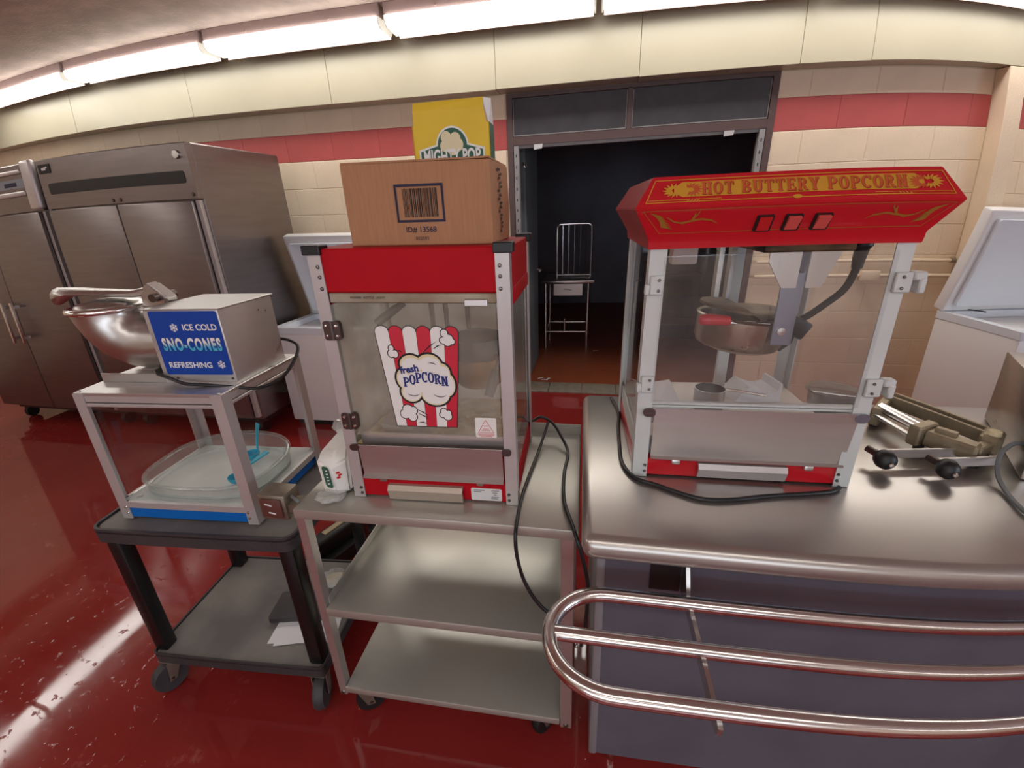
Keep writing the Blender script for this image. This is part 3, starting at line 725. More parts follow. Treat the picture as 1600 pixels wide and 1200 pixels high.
for i, (x, y, a) in enumerate(((-0.505, 4.03, 30), (-0.46, 3.985, 5), (-0.425, 4.02, 60), (0.03, 5.0, 20))):
    bm = nb(); prof = smooth_path([(-0.03, 0, 0.002), (0.0, 0, 0.006), (0.03, 0, 0.002)], 3)
    for k in range(len(prof) - 1):
        a_, b_ = prof[k], prof[k + 1]
        loft(bm, [[(a_.x, -0.008, a_.z), (a_.x, 0.008, a_.z), (a_.x, 0.008, a_.z + 0.001), (a_.x, -0.008, a_.z + 0.001)], [(b_.x, -0.008, b_.z), (b_.x, 0.008, b_.z), (b_.x, 0.008, b_.z + 0.001), (b_.x, -0.008, b_.z + 0.001)]])
    o = obj('paper_scrap', bm, M['paper'], None, 40); o.location = (x, y, 0.003); o.rotation_euler = (0, 0, R(a)); tag(o, scr[i], 'paper', 'paper scraps on the tile floor')

# ==================================================================== CARTS
def wheel(bm, c, r, w, yaw=0):
    rt = Matrix.Rotation(R(yaw), 3, 'Z') @ Matrix.Rotation(R(90), 3, 'Y')
    lathe(bm, [(0.012, -w / 2), (r * 0.7, -w / 2), (r * 0.93, -w / 2), (r, -w * 0.25), (r, w * 0.25), (r * 0.93, w / 2), (r * 0.7, w / 2), (0.012, w / 2)], c, 22, rt)
def caster(parent, x, y, ztop, r, yaw, wm=None, w=0.03):
    d = Vector((math.sin(R(yaw)), math.cos(R(yaw)), 0)); e = Vector((d.y, -d.x, 0)); c = Vector((x, y, r)) + d * r * 0.45
    bm = nb(); wheel(bm, c, r, w, -yaw); wo = None
    cs = obj('caster', bm, wm or M['wheel'], parent)
    bm = nb()
    for s in (-1, 1):
        o = e * s * (w / 2 + 0.006)
        P = [Vector((x, y, ztop - 0.012)) - d * r * 0.35, Vector((x, y, ztop - 0.012)) + d * r * 0.5, c + d * 0.012 + Vector((0, 0, -0.01)), c - d * 0.012 + Vector((0, 0, -0.01))]
        loft(bm, [[p + o - e * 0.0015 for p in P], [p + o + e * 0.0015 for p in P]])
    xbox(bm, x, y, ztop - 0.009, 0.06, 0.06, 0.006); lathe(bm, [(0.018, -0.006), (0.018, 0.004)], (x, y, ztop - 0.004), 14, cap=True)
    obj('fork', bm, M['galv'], cs)
    bm = nb(); cyl(bm, c - e * (w / 2 + 0.009), c + e * (w / 2 + 0.009), 0.006, 8); obj('axle', bm, M['screw'], cs)

# black plastic cart
t = thing('utility_cart', 'black two-tier plastic cart under the sno-cone machine', 'cart', (-1.485, 0.812, 0), 4.5)
BCW, BCD = 0.655, 0.47
bm = nb(); prism(bm, rrect(0, BCW, 0, BCD, 0.035), 'z', 0.655, 0.696); tt = obj('top_tray', bm, M['black_laminate'], t)
bm = nb(); prism(bm, rrect(0.012, BCW - 0.012, 0.012, BCD - 0.012, 0.028), 'z', 0.694, 0.6985); obj('tray_surface', bm, M['dusty'], tt)
def rim(bm, x0, x1, y0, y1, r, w, z0, z1):
    o = rrect(x0, x1, y0, y1, r); i = rrect(x0 + w, x1 - w, y0 + w, y1 - w, max(0.004, r - w)); n = len(o)
    A = [[bm.verts.new((p[0], p[1], zz)) for p in pp] for pp, zz in ((o, z0), (o, z1), (i, z1), (i, z0))]
    for a, b in zip(A, A[1:]):
        for k in range(n): bm.faces.new((a[k], a[(k + 1) % n], b[(k + 1) % n], b[k]))
    bmesh.ops.recalc_face_normals(bm, faces=bm.faces)
bm = nb(); rim(bm, 0, BCW, 0, BCD, 0.035, 0.008, 0.69, 0.7045); obj('tray_rim', bm, M['black_laminate'], tt)
bm = nb(); prism(bm, rrect(0.015, BCW - 0.01, 0, BCD, 0.02), 'z', 0.132, 0.166); lt = obj('lower_tray', bm, M['black_laminate'], t)
bm = nb(); prism(bm, rrect(0.024, BCW - 0.019, 0.009, BCD - 0.009, 0.016), 'z', 0.165, 0.170); obj('tray_surface', bm, M['dusty'], lt)
bm = nb(); rim(bm, 0.015, BCW - 0.01, 0, BCD, 0.02, 0.006, 0.162, 0.175); obj('tray_rim', bm, M['black_laminate'], lt)
for x, y in ((0.042, 0.04), (BCW - 0.04, 0.04), (0.042, BCD - 0.04), (BCW - 0.04, BCD - 0.04)):
    bm = nb(); box(bm, x - 0.024, x + 0.024, y - 0.024, y + 0.024, 0.168, 0.657, 0.008, 2); obj('leg', bm, M['leg_black'], t)
for x, y, a in ((0.05, 0.032, 205), (BCW - 0.045, 0.035, 165), (0.05, BCD - 0.05, 60), (BCW - 0.05, BCD - 0.05, 30)):
    caster(t, x, y, 0.134, 0.058, a, None, 0.034)

# things on its lower shelf
bm = nb()
for k in range(2):
    xbox(bm, 0.02 * k, 0, 0.001 + 0.0018 * k, 0.21, 0.10, 0.0015, Matrix.Rotation(R(7 * k - 4), 3, 'Z'))
o = obj('paper_sheets', bm, M['paper'], None, 0); o.location = (-0.995, 0.985, 0.1712); o.rotation_euler = (0, 0, R(14)); tag(o, 'white paper sheets under the black pad on the black cart lower shelf', 'paper')
o = nb(); prism(o, rrect(-0.115, 0.115, -0.062, 0.062, 0.01), 'z', 0, 0.02); o = obj('flat_pad', o, M['black_laminate']); o.location = (-1.04, 1.075, 0.1755); o.rotation_euler = (0, 0, R(12))
tag(o, 'flat black pad lying on the lower shelf of the black cart', 'pad')
def crumple(name, sx, sy, sz, m, parent=None, n=9, amp=0.25, seed=1):
    rnd = random.Random(seed); bm = nb(); bmesh.ops.create_icosphere(bm, subdivisions=3, radius=1)
    for v in bm.verts:
        f = 1 + amp * (math.sin(5.1 * v.co.x + seed) * math.cos(4.3 * v.co.y - seed) + 0.5 * rnd.uniform(-1, 1)) * 0.6
        v.co = Vector((v.co.x * f * sx, v.co.y * f * sy, max(-1, v.co.z * f) * sz))
        if v.co.z < -0.6 * sz: v.co.z = -0.6 * sz
    return obj(name, bm, m, parent, 20)
t = thing('plastic_bag', 'crinkled clear plastic bag on the back of the black cart lower shelf', 'bag', (-0.99, 1.205, 0.190), 4)
crumple('film', 0.075, 0.045, 0.028, M['bag'], t, seed=3)
crumple('contents', 0.05, 0.03, 0.018, M['tan_panel'], t, seed=5)

# black appliance foot on the floor behind the carts
t = thing('floor_appliance', 'black plastic appliance with a tan strip on the floor behind the carts', 'appliance', (-1.22, 1.50, 0.0), -22)
bm = nb(); prism(bm, rrect(-0.09, 0.09, -0.10, 0.36, 0.05), 'z', 0.012, 0.075); obj('base', bm, M['blackp'], t)
bm = nb(); box(bm, -0.035, 0.045, -0.105, 0.34, 0.07, 0.16, 0.015, 3); obj('housing', bm, M['blackp'], t)
bm = nb(); box(bm, -0.014, 0.016, -0.03, 0.10, 0.158, 0.166, 0.003, 2); obj('top_strip', bm, M['tan_panel'], t)
for y in (-0.06, 0.31):
    bm = nb(); cyl(bm, (-0.07, y, 0.016), (0.07, y, 0.016), 0.016); obj('roller', bm, M['rubber'], t)

# stainless three-shelf cart
SCW, SCD = 0.752, 0.49
sc = thing('utility_cart', 'stainless three-shelf cart carrying the red and silver popcorn machine', 'cart', (-0.772, 0.832, 0), 1.2)
def shelf(z, name, lip_back, x0=0.0, x1=SCW, left_lip=False, drop=0.03):
    bm = nb(); box(bm, x0, x1, 0, SCD, z - drop, z, 0.004, 2); s = obj(name, bm, M['steel_worn'], sc)
    if lip_back:
        bm = nb(); box(bm, x0, x1, SCD - 0.004, SCD, z - 0.002, z + lip_back, 0.001, 1); obj('back_lip', bm, M['steel_worn'], s)
    if left_lip:
        bm = nb(); box(bm, x0, x0 + 0.004, 0.02, SCD, z - 0.002, z + 0.025, 0.001, 1); obj('side_lip', bm, M['steel_worn'], s)
        bm = nb(); box(bm, x1 - 0.004, x1, 0.02, SCD, z - 0.002, z + 0.025, 0.001, 1); obj('side_lip', bm, M['steel_worn'], s)
    return s
shelf(0.836, 'shelf', 0.035, 0.0, SCW)
shelf(0.488, 'shelf', 0.02, 0.025, SCW - 0.045, True)
shelf(0.152, 'shelf', 0.02, 0.025, SCW - 0.045, False, 0.025)
for x in (0.0, SCW - 0.052):
    for y in (0.004, SCD - 0.034):
        bm = nb()
        xx = x if x == 0 else x + 0.0
        if x == 0: box(bm, xx, xx + 0.025, y, y + 0.03, 0.112, 0.807, 0.002, 1)
        else: box(bm, xx + 0.008, xx + 0.042, y, y + 0.03, 0.112, 0.807, 0.002, 1)
        g = obj('leg', bm, M['steel_h'], sc)
        if y < 0.1:
            bm = nb()
            for zz in (0.125,):
                lathe(bm, [(0, 0.005), (0.006, 0.004), (0.008, 0)], ((xx + 0.012) if x == 0 else xx + 0.025, y, zz), 10, Matrix.Rotation(R(90), 3, 'X'))
            obj('screw', bm, M['screw'], g)
for x, y, a in ((0.055, 0.04, 60), (SCW - 0.11, 0.05, 40), (0.055, SCD - 0.05, 30), (SCW - 0.11, SCD - 0.05, 50)):
    caster(sc, x, y, 0.126, 0.047, a, M['rubber'], 0.03)
# outlet box on the cart's left end
bm = nb(); box(bm, -0.118, -0.036, 0.022, 0.085, 0.778, 0.858, 0.006, 2); ob = obj('outlet_box', bm, M['galv'], sc, label='metal outlet box on the cart corner')
bm = nb(); box(bm, -0.108, -0.046, 0.016, 0.024, 0.789, 0.848, 0.004, 2); obj('receptacle', bm, M['maroon'], ob)
bm = nb()
for dx, dz in ((-0.082, 0.832), (-0.075, 0.806)): xbox(bm, dx, 0.0155, dz, 0.02, 0.002, 0.0035, Matrix.Rotation(R(12), 3, 'Y'))
obj('socket_slot', bm, M['label_white'], ob, 0)
bm = nb(); box(bm, -0.04, 0.002, 0.03, 0.075, 0.80, 0.825); obj('box_bracket', bm, M['galv'], sc)
bm = nb(); tube(bm, smooth_path([(-0.036, 0.05, 0.84), (-0.012, 0.03, 0.85), (0.006, 0.025, 0.842)], 6), 0.004, 8); obj('box_wire', bm, M['grey_cable'], sc)

# napkin pack on the cart
t = thing('napkin_pack', 'white wrapped napkin pack in plastic beside the popcorn machine', 'napkins', (-0.724, 0.905, 0.838), 4)
bm = nb()
loft(bm, [[(0.0, 0, 0.004), (0.04, -0.012, 0.003), (0.074, 0.012, 0.003), (0.074, 0.17, 0.003), (0.006, 0.17, 0.004)], [(-0.006, 0, 0.104), (0.04, -0.014, 0.092), (0.078, 0.012, 0.106), (0.078, 0.17, 0.13), (0.004, 0.17, 0.128)], [(0.0, 0.03, 0.125), (0.04, 0.03, 0.130), (0.072, 0.04, 0.130), (0.072, 0.15, 0.148), (0.012, 0.15, 0.145)]])
bmesh.ops.bevel(bm, geom=list(bm.edges), offset=0.006, segments=2, affect='EDGES'); pk = obj('pack', bm, M['napkin'], t, 50)
fr = Frame((0.0, -0.0015, 0.0), (1, -0.29, 0), (-0.03, 0.0, 1))
bm = nb(); poly(bm, fr, [(0.018, 0.035), (0.023, 0.028), (0.038, 0.028), (0.043, 0.034), (0.041, 0.088), (0.036, 0.094), (0.021, 0.094), (0.016, 0.088)], 0.0015); obj('green_label', bm, M['green_print'], pk, 0)
bm = nb()
for k in range(5): stroke(bm, fr, [(0.027, 0.04 + k * 0.010), (0.027 + 0.008, 0.043 + k * 0.010)], 0.0035, 0.0022)
obj('label_lettering', bm, M['white_print'], pk, 0)
bm = nb()
fr = Frame((0.04, -0.0135, 0), (0.82, 0.58, 0), (0, 0, 1))
for a, b in ((0.012, 0.07), (0.016, 0.062), (0.012, 0.055)): poly(bm, fr, [(a, b), (a + 0.009, b), (a + 0.009, b + 0.006), (a, b + 0.006)], 0.0022)
obj('red_print', bm, M['switch_red'], pk, 0)
crumple('plastic_wrap', 0.04, 0.035, 0.012, M['bag'], t, seed=8).location = (0.028, -0.014, 0.009)
o = crumple('plastic_wrap', 0.035, 0.03, 0.022, M['bag'], t, seed=9); o.location = (0.035, 0.11, 0.155)

# ==================================================================== COUNTER WITH TRAY RAIL
ct = thing('serving_counter', 'stainless serving counter with three-tube tray rail', 'counter', (-0.008, 0.735, 0), 1.26)
CL = 2.5
bm = nb(); box(bm, -0.004, CL, 0, 0.79, 0.852, 0.910, 0.026, 6); obj('counter_top', bm, M['counter'], ct, 60)
bm = nb(); box(bm, 0.032, CL - 0.02, 0.07, 0.74, 0.10, 0.853, 0.004, 1); bd = obj('body', bm, M['front_paint'], ct)
bm = nb(); box(bm, 0.03, 0.052, 0.066, 0.74, 0.10, 0.853, 0.006, 2); obj('corner_post', bm, M['post_grey'], ct)
bm = nb(); box(bm, 0.15, 0.215, 0.0655, 0.071, 0.735, 0.835); obj('bracket_recess', bm, M['blackp'], ct)
for x, y in ((0.10, 0.13), (1.25, 0.13), (CL - 0.1, 0.13), (0.10, 0.68), (CL - 0.1, 0.68)):
    bm = nb(); lathe(bm, [(0.010, 0.0), (0.018, 0.004), (0.022, 0.035), (0.02, 0.065), (0.028, 0.07), (0.028, 0.101)], (x, y, 0), 16, cap=True); obj('foot', bm, M['chrome'], ct)
RZ, RR = 0.78, 0.015
yr = (-0.008, -0.112, -0.218)
rc, rr_ = (yr[0] + yr[2]) / 2, (yr[0] - yr[2]) / 2
pts = [(CL, yr[0], RZ), (1.2, yr[0], RZ), (0.3, yr[0], RZ)] + [(0.055 + rr_ * 1.12 * math.cos(R(a)), rc + rr_ * math.sin(R(a)), RZ) for a in range(90, 271, 9)] + [(0.3, yr[2], RZ), (1.2, yr[2], RZ), (CL, yr[2], RZ)]
bm = nb(); tube(bm, pts, RR, 18); obj('outer_rail', bm, M['chrome'], ct, 60)
bm = nb(); tube(bm, [(-0.052, yr[1], RZ), (1.2, yr[1], RZ), (CL, yr[1], RZ)], RR * 0.93, 18); obj('middle_rail', bm, M['chrome'], ct, 60)
for x in (0.222, 1.30, 2.3):
    bm = nb(); prism(bm, [(0.07, 0.835), (0.055, 0.84), (0.015, 0.768), (-0.232, 0.767), (-0.238, 0.764), (-0.236, 0.745), (-0.215, 0.735), (0.07, 0.738)], 'x', x - 0.004, x + 0.004); obj('rail_bracket', bm, M['steel'], ct)

# ==================================================================== POPCORN MACHINE ON THE CART
def screw(parent, x, y, z, r=0.005, m=None, axis='X', ang=90):
    bm = nb(); lathe(bm, [(0, 0.0035), (r * 0.7, 0.003), (r, 0.0)], (x, y, z), 10, Matrix.Rotation(R(ang), 3, axis)); return obj('screw', bm, m or M['screw'], parent)
def angle_post(bm, x, y, w, sx, sy, z0, z1, th=0.003):
    """L-profile with its outer corner at x,y; arms run to sx, sy"""
    P = [(x, y), (x + sx * w, y), (x + sx * w, y + sy * th), (x + sx * th, y + sy * th), (x + sx * th, y + sy * w), (x, y + sy * w)]
    prism(bm, P, 'z', z0, z1)
p1 = thing('popcorn_machine', 'red and silver popcorn machine with popcorn bag sticker on its glass door', 'popcorn machine', (-0.632, 0.905, 0.8365), 2.0)
W1, D1 = 0.452, 0.365
z1 = lambda z: z - 0.8365
for x, y, sx, sy in ((0, 0, 1, 1), (W1, 0, -1, 1), (0, D1, 1, -1), (W1, D1, -1, -1)):
    bm = nb(); angle_post(bm, x, y, 0.031, sx, sy, 0.001, z1(1.476)); po = obj('post', bm, M['alu'], p1, 0)
    bm = nb(); cx0, cx1 = sorted((x - sx * 0.008, x + sx * 0.034)); cy0, cy1 = sorted((y - sy * 0.006, y + sy * 0.034))
    box(bm, cx0, cx1, cy0, cy1, z1(1.474), z1(1.495), 0.002, 1); obj('corner_cap', bm, M['blackp'], p1)
    if sy > 0:
        for zz in (1.449, 1.427, 1.401, 0.868, 0.851): screw(po, x + sx * (0.021 if zz > 1 else 0.023), y - 0.0002, z1(zz), 0.0045)
bm = nb(); box(bm, 0.003, W1 - 0.003, 0.004, D1 - 0.004, z1(1.392), z1(1.487), 0.003, 1); hd = obj('header', bm, M['red1'], p1)
for s, x in ((-1, 0.0), (1, W1)):
    bm = nb(); xa, xb = sorted((x, x - s * 0.014)); box(bm, xa, xb, 0.032, D1 - 0.032, z1(1.357), z1(1.395), 0.005, 2); obj('side_flange', bm, M['red1'], hd)
bm = nb(); box(bm, 0.031, W1 - 0.031, 0.004, 0.02, z1(1.369), z1(1.3915), 0.002, 1); st = obj('switch_strip', bm, M['stain'], p1)
FR1 = Frame((0, 0.0035, 0), (1, 0, 0), (0, 0, 1))
text('lettering', 'POWER  KETTLE  LIGHT', FR1, 0.083, z1(1.379), 0.082, 0.005, M['ink_k'], st, 0.0006)
bm = nb(); box(bm, 0.348, 0.40, -0.006, 0.006, z1(1.364), z1(1.380), 0.002, 1); obj('door_catch', bm, M['alu_b'], p1)
# base
bm = nb(); box(bm, 0.004, W1 - 0.004, 0.004, D1 - 0.004, 0.004, z1(0.9), 0.003, 1); bs = obj('base_band', bm, M['red1'], p1)
bm = nb(); prism(bm, [(0.002, z1(0.840)), (-0.006, z1(0.840)), (-0.014, z1(0.872)), (-0.006, z1(0.884)), (0.004, z1(0.884)), (0.004, z1(0.878)), (-0.006, z1(0.872))], 'x', 0.103, 0.306); obj('drawer_pull', bm, M['dull_plate'], p1)
FRb = Frame((0, 0.004, 0), (1, 0, 0), (0, 0, 1))
bm = nb(); poly(bm, FRb, rrect(0.327, 0.409, z1(0.844), z1(0.881), 0.004), 0.0006); obj('rating_label', bm, M['label_white'], bs, 0)
bm = nb()
for a, b, w_ in ((0.334, 0.8745, 0.03), (0.334, 0.870, 0.02), (0.382, 0.8745, 0.02), (0.384, 0.868, 0.014), (0.388, 0.862, 0.008), (0.381, 0.855, 0.02), (0.381, 0.850, 0.018)):
    poly(bm, FRb, [(a, z1(b)), (a + w_, z1(b)), (a + w_, z1(b) + 0.0016), (a, z1(b) + 0.0016)], 0.0012)
obj('label_lines', bm, M['ink_k'], bs, 0)
for x in (0.082, 0.345):
    bm = nb(); box(bm, x, x + 0.018, -0.006, 0.008, z1(0.893), z1(0.903), 0.002, 1); obj('hook', bm, M['galv'], p1)
# tilt-out flap and sill
bm = nb(); loft(bm, [[(0.036, -0.004, z1(1.0)), (0.416, -0.004, z1(1.0)), (0.416, 0.0, z1(1.0)), (0.036, 0.0, z1(1.0))], [(0.036, 0.004, z1(0.912)), (0.416, 0.004, z1(0.912)), (0.416, 0.008, z1(0.912)), (0.036, 0.008, z1(0.912))], [(0.036, -0.008, z1(0.903)), (0.416, -0.008, z1(0.903)), (0.416, -0.004, z1(0.901)), (0.036, -0.004, z1(0.901))]])
fp = obj('bin_flap', bm, M['steel_h'], p1, 20)
for x in (0.026, 0.428):
    bm = nb(); prism(bm, rrect(x - 0.012, x + 0.012, z1(0.985), z1(1.003), 0.008), 'y', -0.006, -0.002); obj('pivot_tab', bm, M['hinge'], fp)
bm = nb(); box(bm, 0.034, 0.418, 0.022, 0.03, z1(0.985), z1(1.024), 0.002, 1); obj('sill', bm, M['steel_h'], p1)
# panes and inside
bm = nb(); box(bm, 0.034, 0.416, 0.008, 0.013, z1(1.026), z1(1.3685)); door = obj('door', bm, M['glass_hazed'], p1, 0)
for x, m_ in ((0.006, M['glass_grease']), (W1 - 0.010, M['glass'])):
    bm = nb(); box(bm, x, x + 0.004, 0.034, D1 - 0.034, 0.075, z1(1.36)); obj('side_pane', bm, m_, p1, 0)
bm = nb(); box(bm, 0.01, W1 - 0.01, D1 - 0.012, D1 - 0.006, 0.07, z1(1.395)); obj('back_panel', bm, M['inner_steel'], p1, 0)
bm = nb(); box(bm, 0.012, W1 - 0.012, 0.032, D1 - 0.014, 0.14, 0.148); obj('popcorn_deck', bm, M['deck'], p1, 0)
bm = nb(); rk = random.Random(4)
for k in range(70):
    x, y = rk.uniform(0.05, 0.4), rk.uniform(0.05, 0.32); s = rk.uniform(0.003, 0.006)
    xbox(bm, x, y, 0.149 + s * 0.4, s * 1.6, s, s, Matrix.Rotation(rk.uniform(0, 3), 3, 'Z'), s * 0.25, 1)
obj('spilled_kernels', bm, M['deck2'], p1)['kind'] = 'stuff'
bm = nb(); fr = Frame((0, 0, 0), (1, 0, 0), (0, 0, 1))
loft(bm, [[(0.09, 0.06, 0.150), (0.16, 0.05, 0.150), (0.17, 0.2, 0.150), (0.10, 0.22, 0.150)], [(0.075, 0.055, 0.20), (0.165, 0.045, 0.188), (0.175, 0.2, 0.19), (0.085, 0.23, 0.22)]]); obj('popcorn_scoop', bm, M['alu'], p1, label='metal scoop inside the cabinet')
# hinges
for zz in (1.305, 1.069):
    bm = nb()
    prism(bm, rrect(0.006, 0.0255, z1(zz) - 0.023, z1(zz) + 0.023, 0.007), 'y', -0.004, 0.0); prism(bm, rrect(0.0285, 0.047, z1(zz) - 0.023, z1(zz) + 0.023, 0.009), 'y', -0.004, 0.008)
    cyl(bm, (0.027, -0.004, z1(zz) - 0.022), (0.027, -0.004, z1(zz) + 0.022), 0.004, 10); hg = obj('hinge', bm, M['hinge'], p1)
    for a in (0.014, 0.038):
        for b in (-0.012, 0.012): screw(hg, a, -0.0042, z1(zz) + b, 0.0045, M['chrome'])
# kettle
bm = nb(); lathe(bm, [(0.0, z1(1.115)), (0.06, z1(1.118)), (0.068, z1(1.13)), (0.070, z1(1.205)), (0.066, z1(1.206)), (0.062, z1(1.14)), (0, z1(1.135))], (0.33, 0.17, 0), 26); kt = obj('kettle', bm, M['brass'], p1)
bm = nb(); lathe(bm, [(0.080, z1(1.200)), (0.084, z1(1.222)), (0.075, z1(1.252)), (0.03, z1(1.266)), (0.0, z1(1.266))], (0.33, 0.17, 0), 26); obj('lid', bm, M['blackp'], kt)
bm = nb(); tube(bm, [(0.385, 0.12, z1(1.215)), (0.40, 0.105, z1(1.21)), (0.392, 0.085, z1(1.17))], [0.006, 0.007, 0.007], 10); obj('arm', bm, M['hinge'], kt)
bm = nb(); tube(bm, [(0.392, 0.088, z1(1.185)), (0.386, 0.075, z1(1.155)), (0.376, 0.06, z1(1.12))], [0.010, 0.014, 0.013], 12); obj('handle', bm, M['blackp'], kt)
for x in (0.20, 0.24, 0.30):
    bm = nb(); cyl(bm, (x, 0.2, z1(1.25)), (x, 0.2, z1(1.395)), 0.007, 8); obj('hanger_rod', bm, M['hinge'], p1)
bm = nb(); tube(bm, [(0.155, 0.13, z1(1.345)), (0.13, 0.12, z1(1.33)), (0.085, 0.105, z1(1.298))], [0.007, 0.011, 0.011], 10); obj('tilt_handle', bm, M['blackp'], p1)
# louvres seen through the right pane
bm = nb()
for k in range(16): box(bm, W1 - 0.02, W1 - 0.013, 0.06, 0.10, 0.16 + k * 0.022, 0.164 + k * 0.022)
obj('louvre', bm, M['hinge'], p1, 0)['kind'] = 'stuff'
# sticker: striped popcorn bag
F1 = Frame((0, 0.008, 0), (1, 0, 0), (0, 0, 1))
def bagx(k, zt): # edge k of 0..6 at height parameter zt (0 bottom, 1 top)
    lo_, hi_ = 0.146 + (0.302 - 0.146) * k / 6, 0.125 + (0.325 - 0.125) * k / 6
    return lo_ + (hi_ - lo_) * zt
zb0, zt0 = z1(1.056), z1(1.301)
def stripe_poly(k, g=0.0):
    P = [(bagx(k, 0) - g, zb0 - g), (bagx(k + 1, 0) + g, zb0 - g), (bagx(k + 1, 1) + g, zt0)]
    cx = (bagx(k, 1) + bagx(k + 1, 1)) / 2; rx = (bagx(k + 1, 1) - bagx(k, 1)) / 2 + g
    P += [(cx + rx * math.cos(R(a)), zt0 + (rx * 0.9) * math.sin(R(a))) for a in range(15, 180, 15)] + [(bagx(k, 1) - g, zt0)]
    return P
bm = nb()
for k in range(6): poly(bm, F1, stripe_poly(k, 0.0016), 0.0008)
obj('sticker_outline', bm, M['ink_k'], door, 0)
sticker_red = mat('sticker_red', (206, 34, 58), 0.5)
for k in range(6):
    bm = nb(); poly(bm, F1, stripe_poly(k, -0.0004), 0.0012 ); obj('sticker_stripe', bm, sticker_red if k % 2 else M['white_print'], door, 0)
def puff(circles, o, name, m_in, l0):
    bm = nb()
    for i_, (cx, cz, rx, rz) in enumerate(circles): disc(bm, F1, cx, z1(cz), rx + o, rz + o, l0, 24)
    obj(name + '_outline', bm, M['ink_k'], door, 0)
    bm = nb()
    for cx, cz, rx, rz in circles: disc(bm, F1, cx, z1(cz), rx, rz, l0 + 0.0003, 24)
    obj(name, bm, m_in, door, 0)
cloud = [(0.203, 1.222, 0.028, 0.024), (0.247, 1.224, 0.030, 0.025), (0.275, 1.203, 0.022, 0.024), (0.285, 1.172, 0.022, 0.032), (0.18, 1.185, 0.018, 0.026), (0.195, 1.150, 0.026, 0.026), (0.255, 1.146, 0.036, 0.03), (0.225, 1.18, 0.045, 0.032)]
puff(cloud, 0.0050, 'sticker_cloud', M['cream_print'], 0.0016)
bm = nb()
for cx, cz, rx, rz in cloud: disc(bm, F1, cx + 0.001, z1(cz) - 0.002, rx - 0.003, rz - 0.005, 0.0022, 24)
obj('sticker_cloud_face', bm, M['white_print'], door, 0)
for nm, cs in (('a', [(0.292, 1.300, 0.008, 0.009), (0.301, 1.288, 0.010, 0.009), (0.289, 1.283, 0.009, 0.008), (0.308, 1.281, 0.007, 0.007), (0.298, 1.276, 0.008, 0.006)]),
               ('b', [(0.159, 1.262, 0.006, 0.007), (0.158, 1.249, 0.008, 0.009), (0.167, 1.248, 0.007, 0.009)]),
               ('c', [(0.180, 1.102, 0.013, 0.013), (0.172, 1.090, 0.012, 0.012), (0.190, 1.083, 0.011, 0.012), (0.194, 1.100, 0.009, 0.010)]),
               ('d', [(0.272, 1.098, 0.008, 0.009), (0.268, 1.090, 0.007, 0.007), (0.281, 1.086, 0.010, 0.010), (0.284, 1.095, 0.006, 0.007)])):
    puff(cs, 0.0024, 'sticker_popcorn', M['white_print'], 0.0016)
A_ = lambda cx, cz, r, a0, a1: [(cx + r * math.cos(R(a0 + (a1 - a0) * k / 8)), z1(cz) + r * 0.6 * math.sin(R(a0 + (a1 - a0) * k / 8))) for k in range(9)]
for arc in (A_(0.201, 1.150, 0.016, 200, 340), A_(0.268, 1.150, 0.018, 200, 330), A_(0.25, 1.218, 0.016, 30, 110)): bm = nb(); stroke(bm, F1, arc, 0.0024, 0.0026, True); obj('sticker_line', bm, M['ink_k'], door, 0)
for a, b in (((0.235, 1.252), (0.272, 1.281)), ((0.262, 1.262), (0.284, 1.273)), ((0.174, 1.257), (0.186, 1.251)), ((0.206, 1.102), (0.232, 1.086)), ((0.207, 1.092), (0.232, 1.076)), ((0.206, 1.068), (0.226, 1.064))):
    bm = nb(); stroke(bm, F1, [(a[0], z1(a[1])), ((a[0] + b[0]) / 2, z1((a[1] + b[1]) / 2) + 0.002), (b[0], z1(b[1]))], 0.003, 0.0022, True); obj('sticker_line', bm, M['ink_k'], door, 0)
text('fresh_lettering', 'fresh', Frame((0.174, 0.008, z1(1.197)), (1, 0, 0.17), (-0.1, 0, 1)), 0, 0, 0.047, 0.019, mat('print_blue', (24, 42, 122), 0.6), door, 0.0028, 0.04)
arc_grow = lambda k: (1.0 + 0.10 * math.sin(math.pi * k), 0.010 * math.sin(math.pi * k * 1.0) + 0.004 * k)
slab_text('popcorn_lettering_edge', 'POPCORN', 0.1795, z1(1.1645), 0.111, 0.0255, MATS['print_blue'], door, F1, 0.0027, arc_grow, 0.05)
slab_text('popcorn_lettering_edge', 'POPCORN', 0.1775, z1(1.1665), 0.111, 0.0255, M['white_print'], door, F1, 0.0030, arc_grow, 0.05)
slab_text('popcorn_lettering', 'POPCORN', 0.1785, z1(1.1655), 0.111, 0.0245, MATS['print_blue'], door, F1, 0.0033, arc_grow, 0.05)
bm = nb(); poly(bm, F1, rrect(0.349, 0.403, z1(1.029), z1(1.084), 0.004), 0.0008); obj('warning_label', bm, M['white_print'], door, 0)
bm = nb(); pr = 0.0012
tri = [(0.356, z1(1.043)), (0.396, z1(1.043)), (0.376, z1(1.078))]
for a, b in zip(tri, tri[1:] + tri[:1]): stroke(bm, F1, [a, b], 0.0012, 0.0013)
for zz, w_ in ((1.039, 0.044), (1.0355, 0.04), (1.032, 0.03), (1.053, 0.016), (1.049, 0.022), (1.062, 0.012)): stroke(bm, F1, [(0.376 - w_ / 2, z1(zz)), (0.376 + w_ / 2, z1(zz))], 0.0014, 0.0013)
obj('warning_print', bm, M['switch_red'], door, 0)
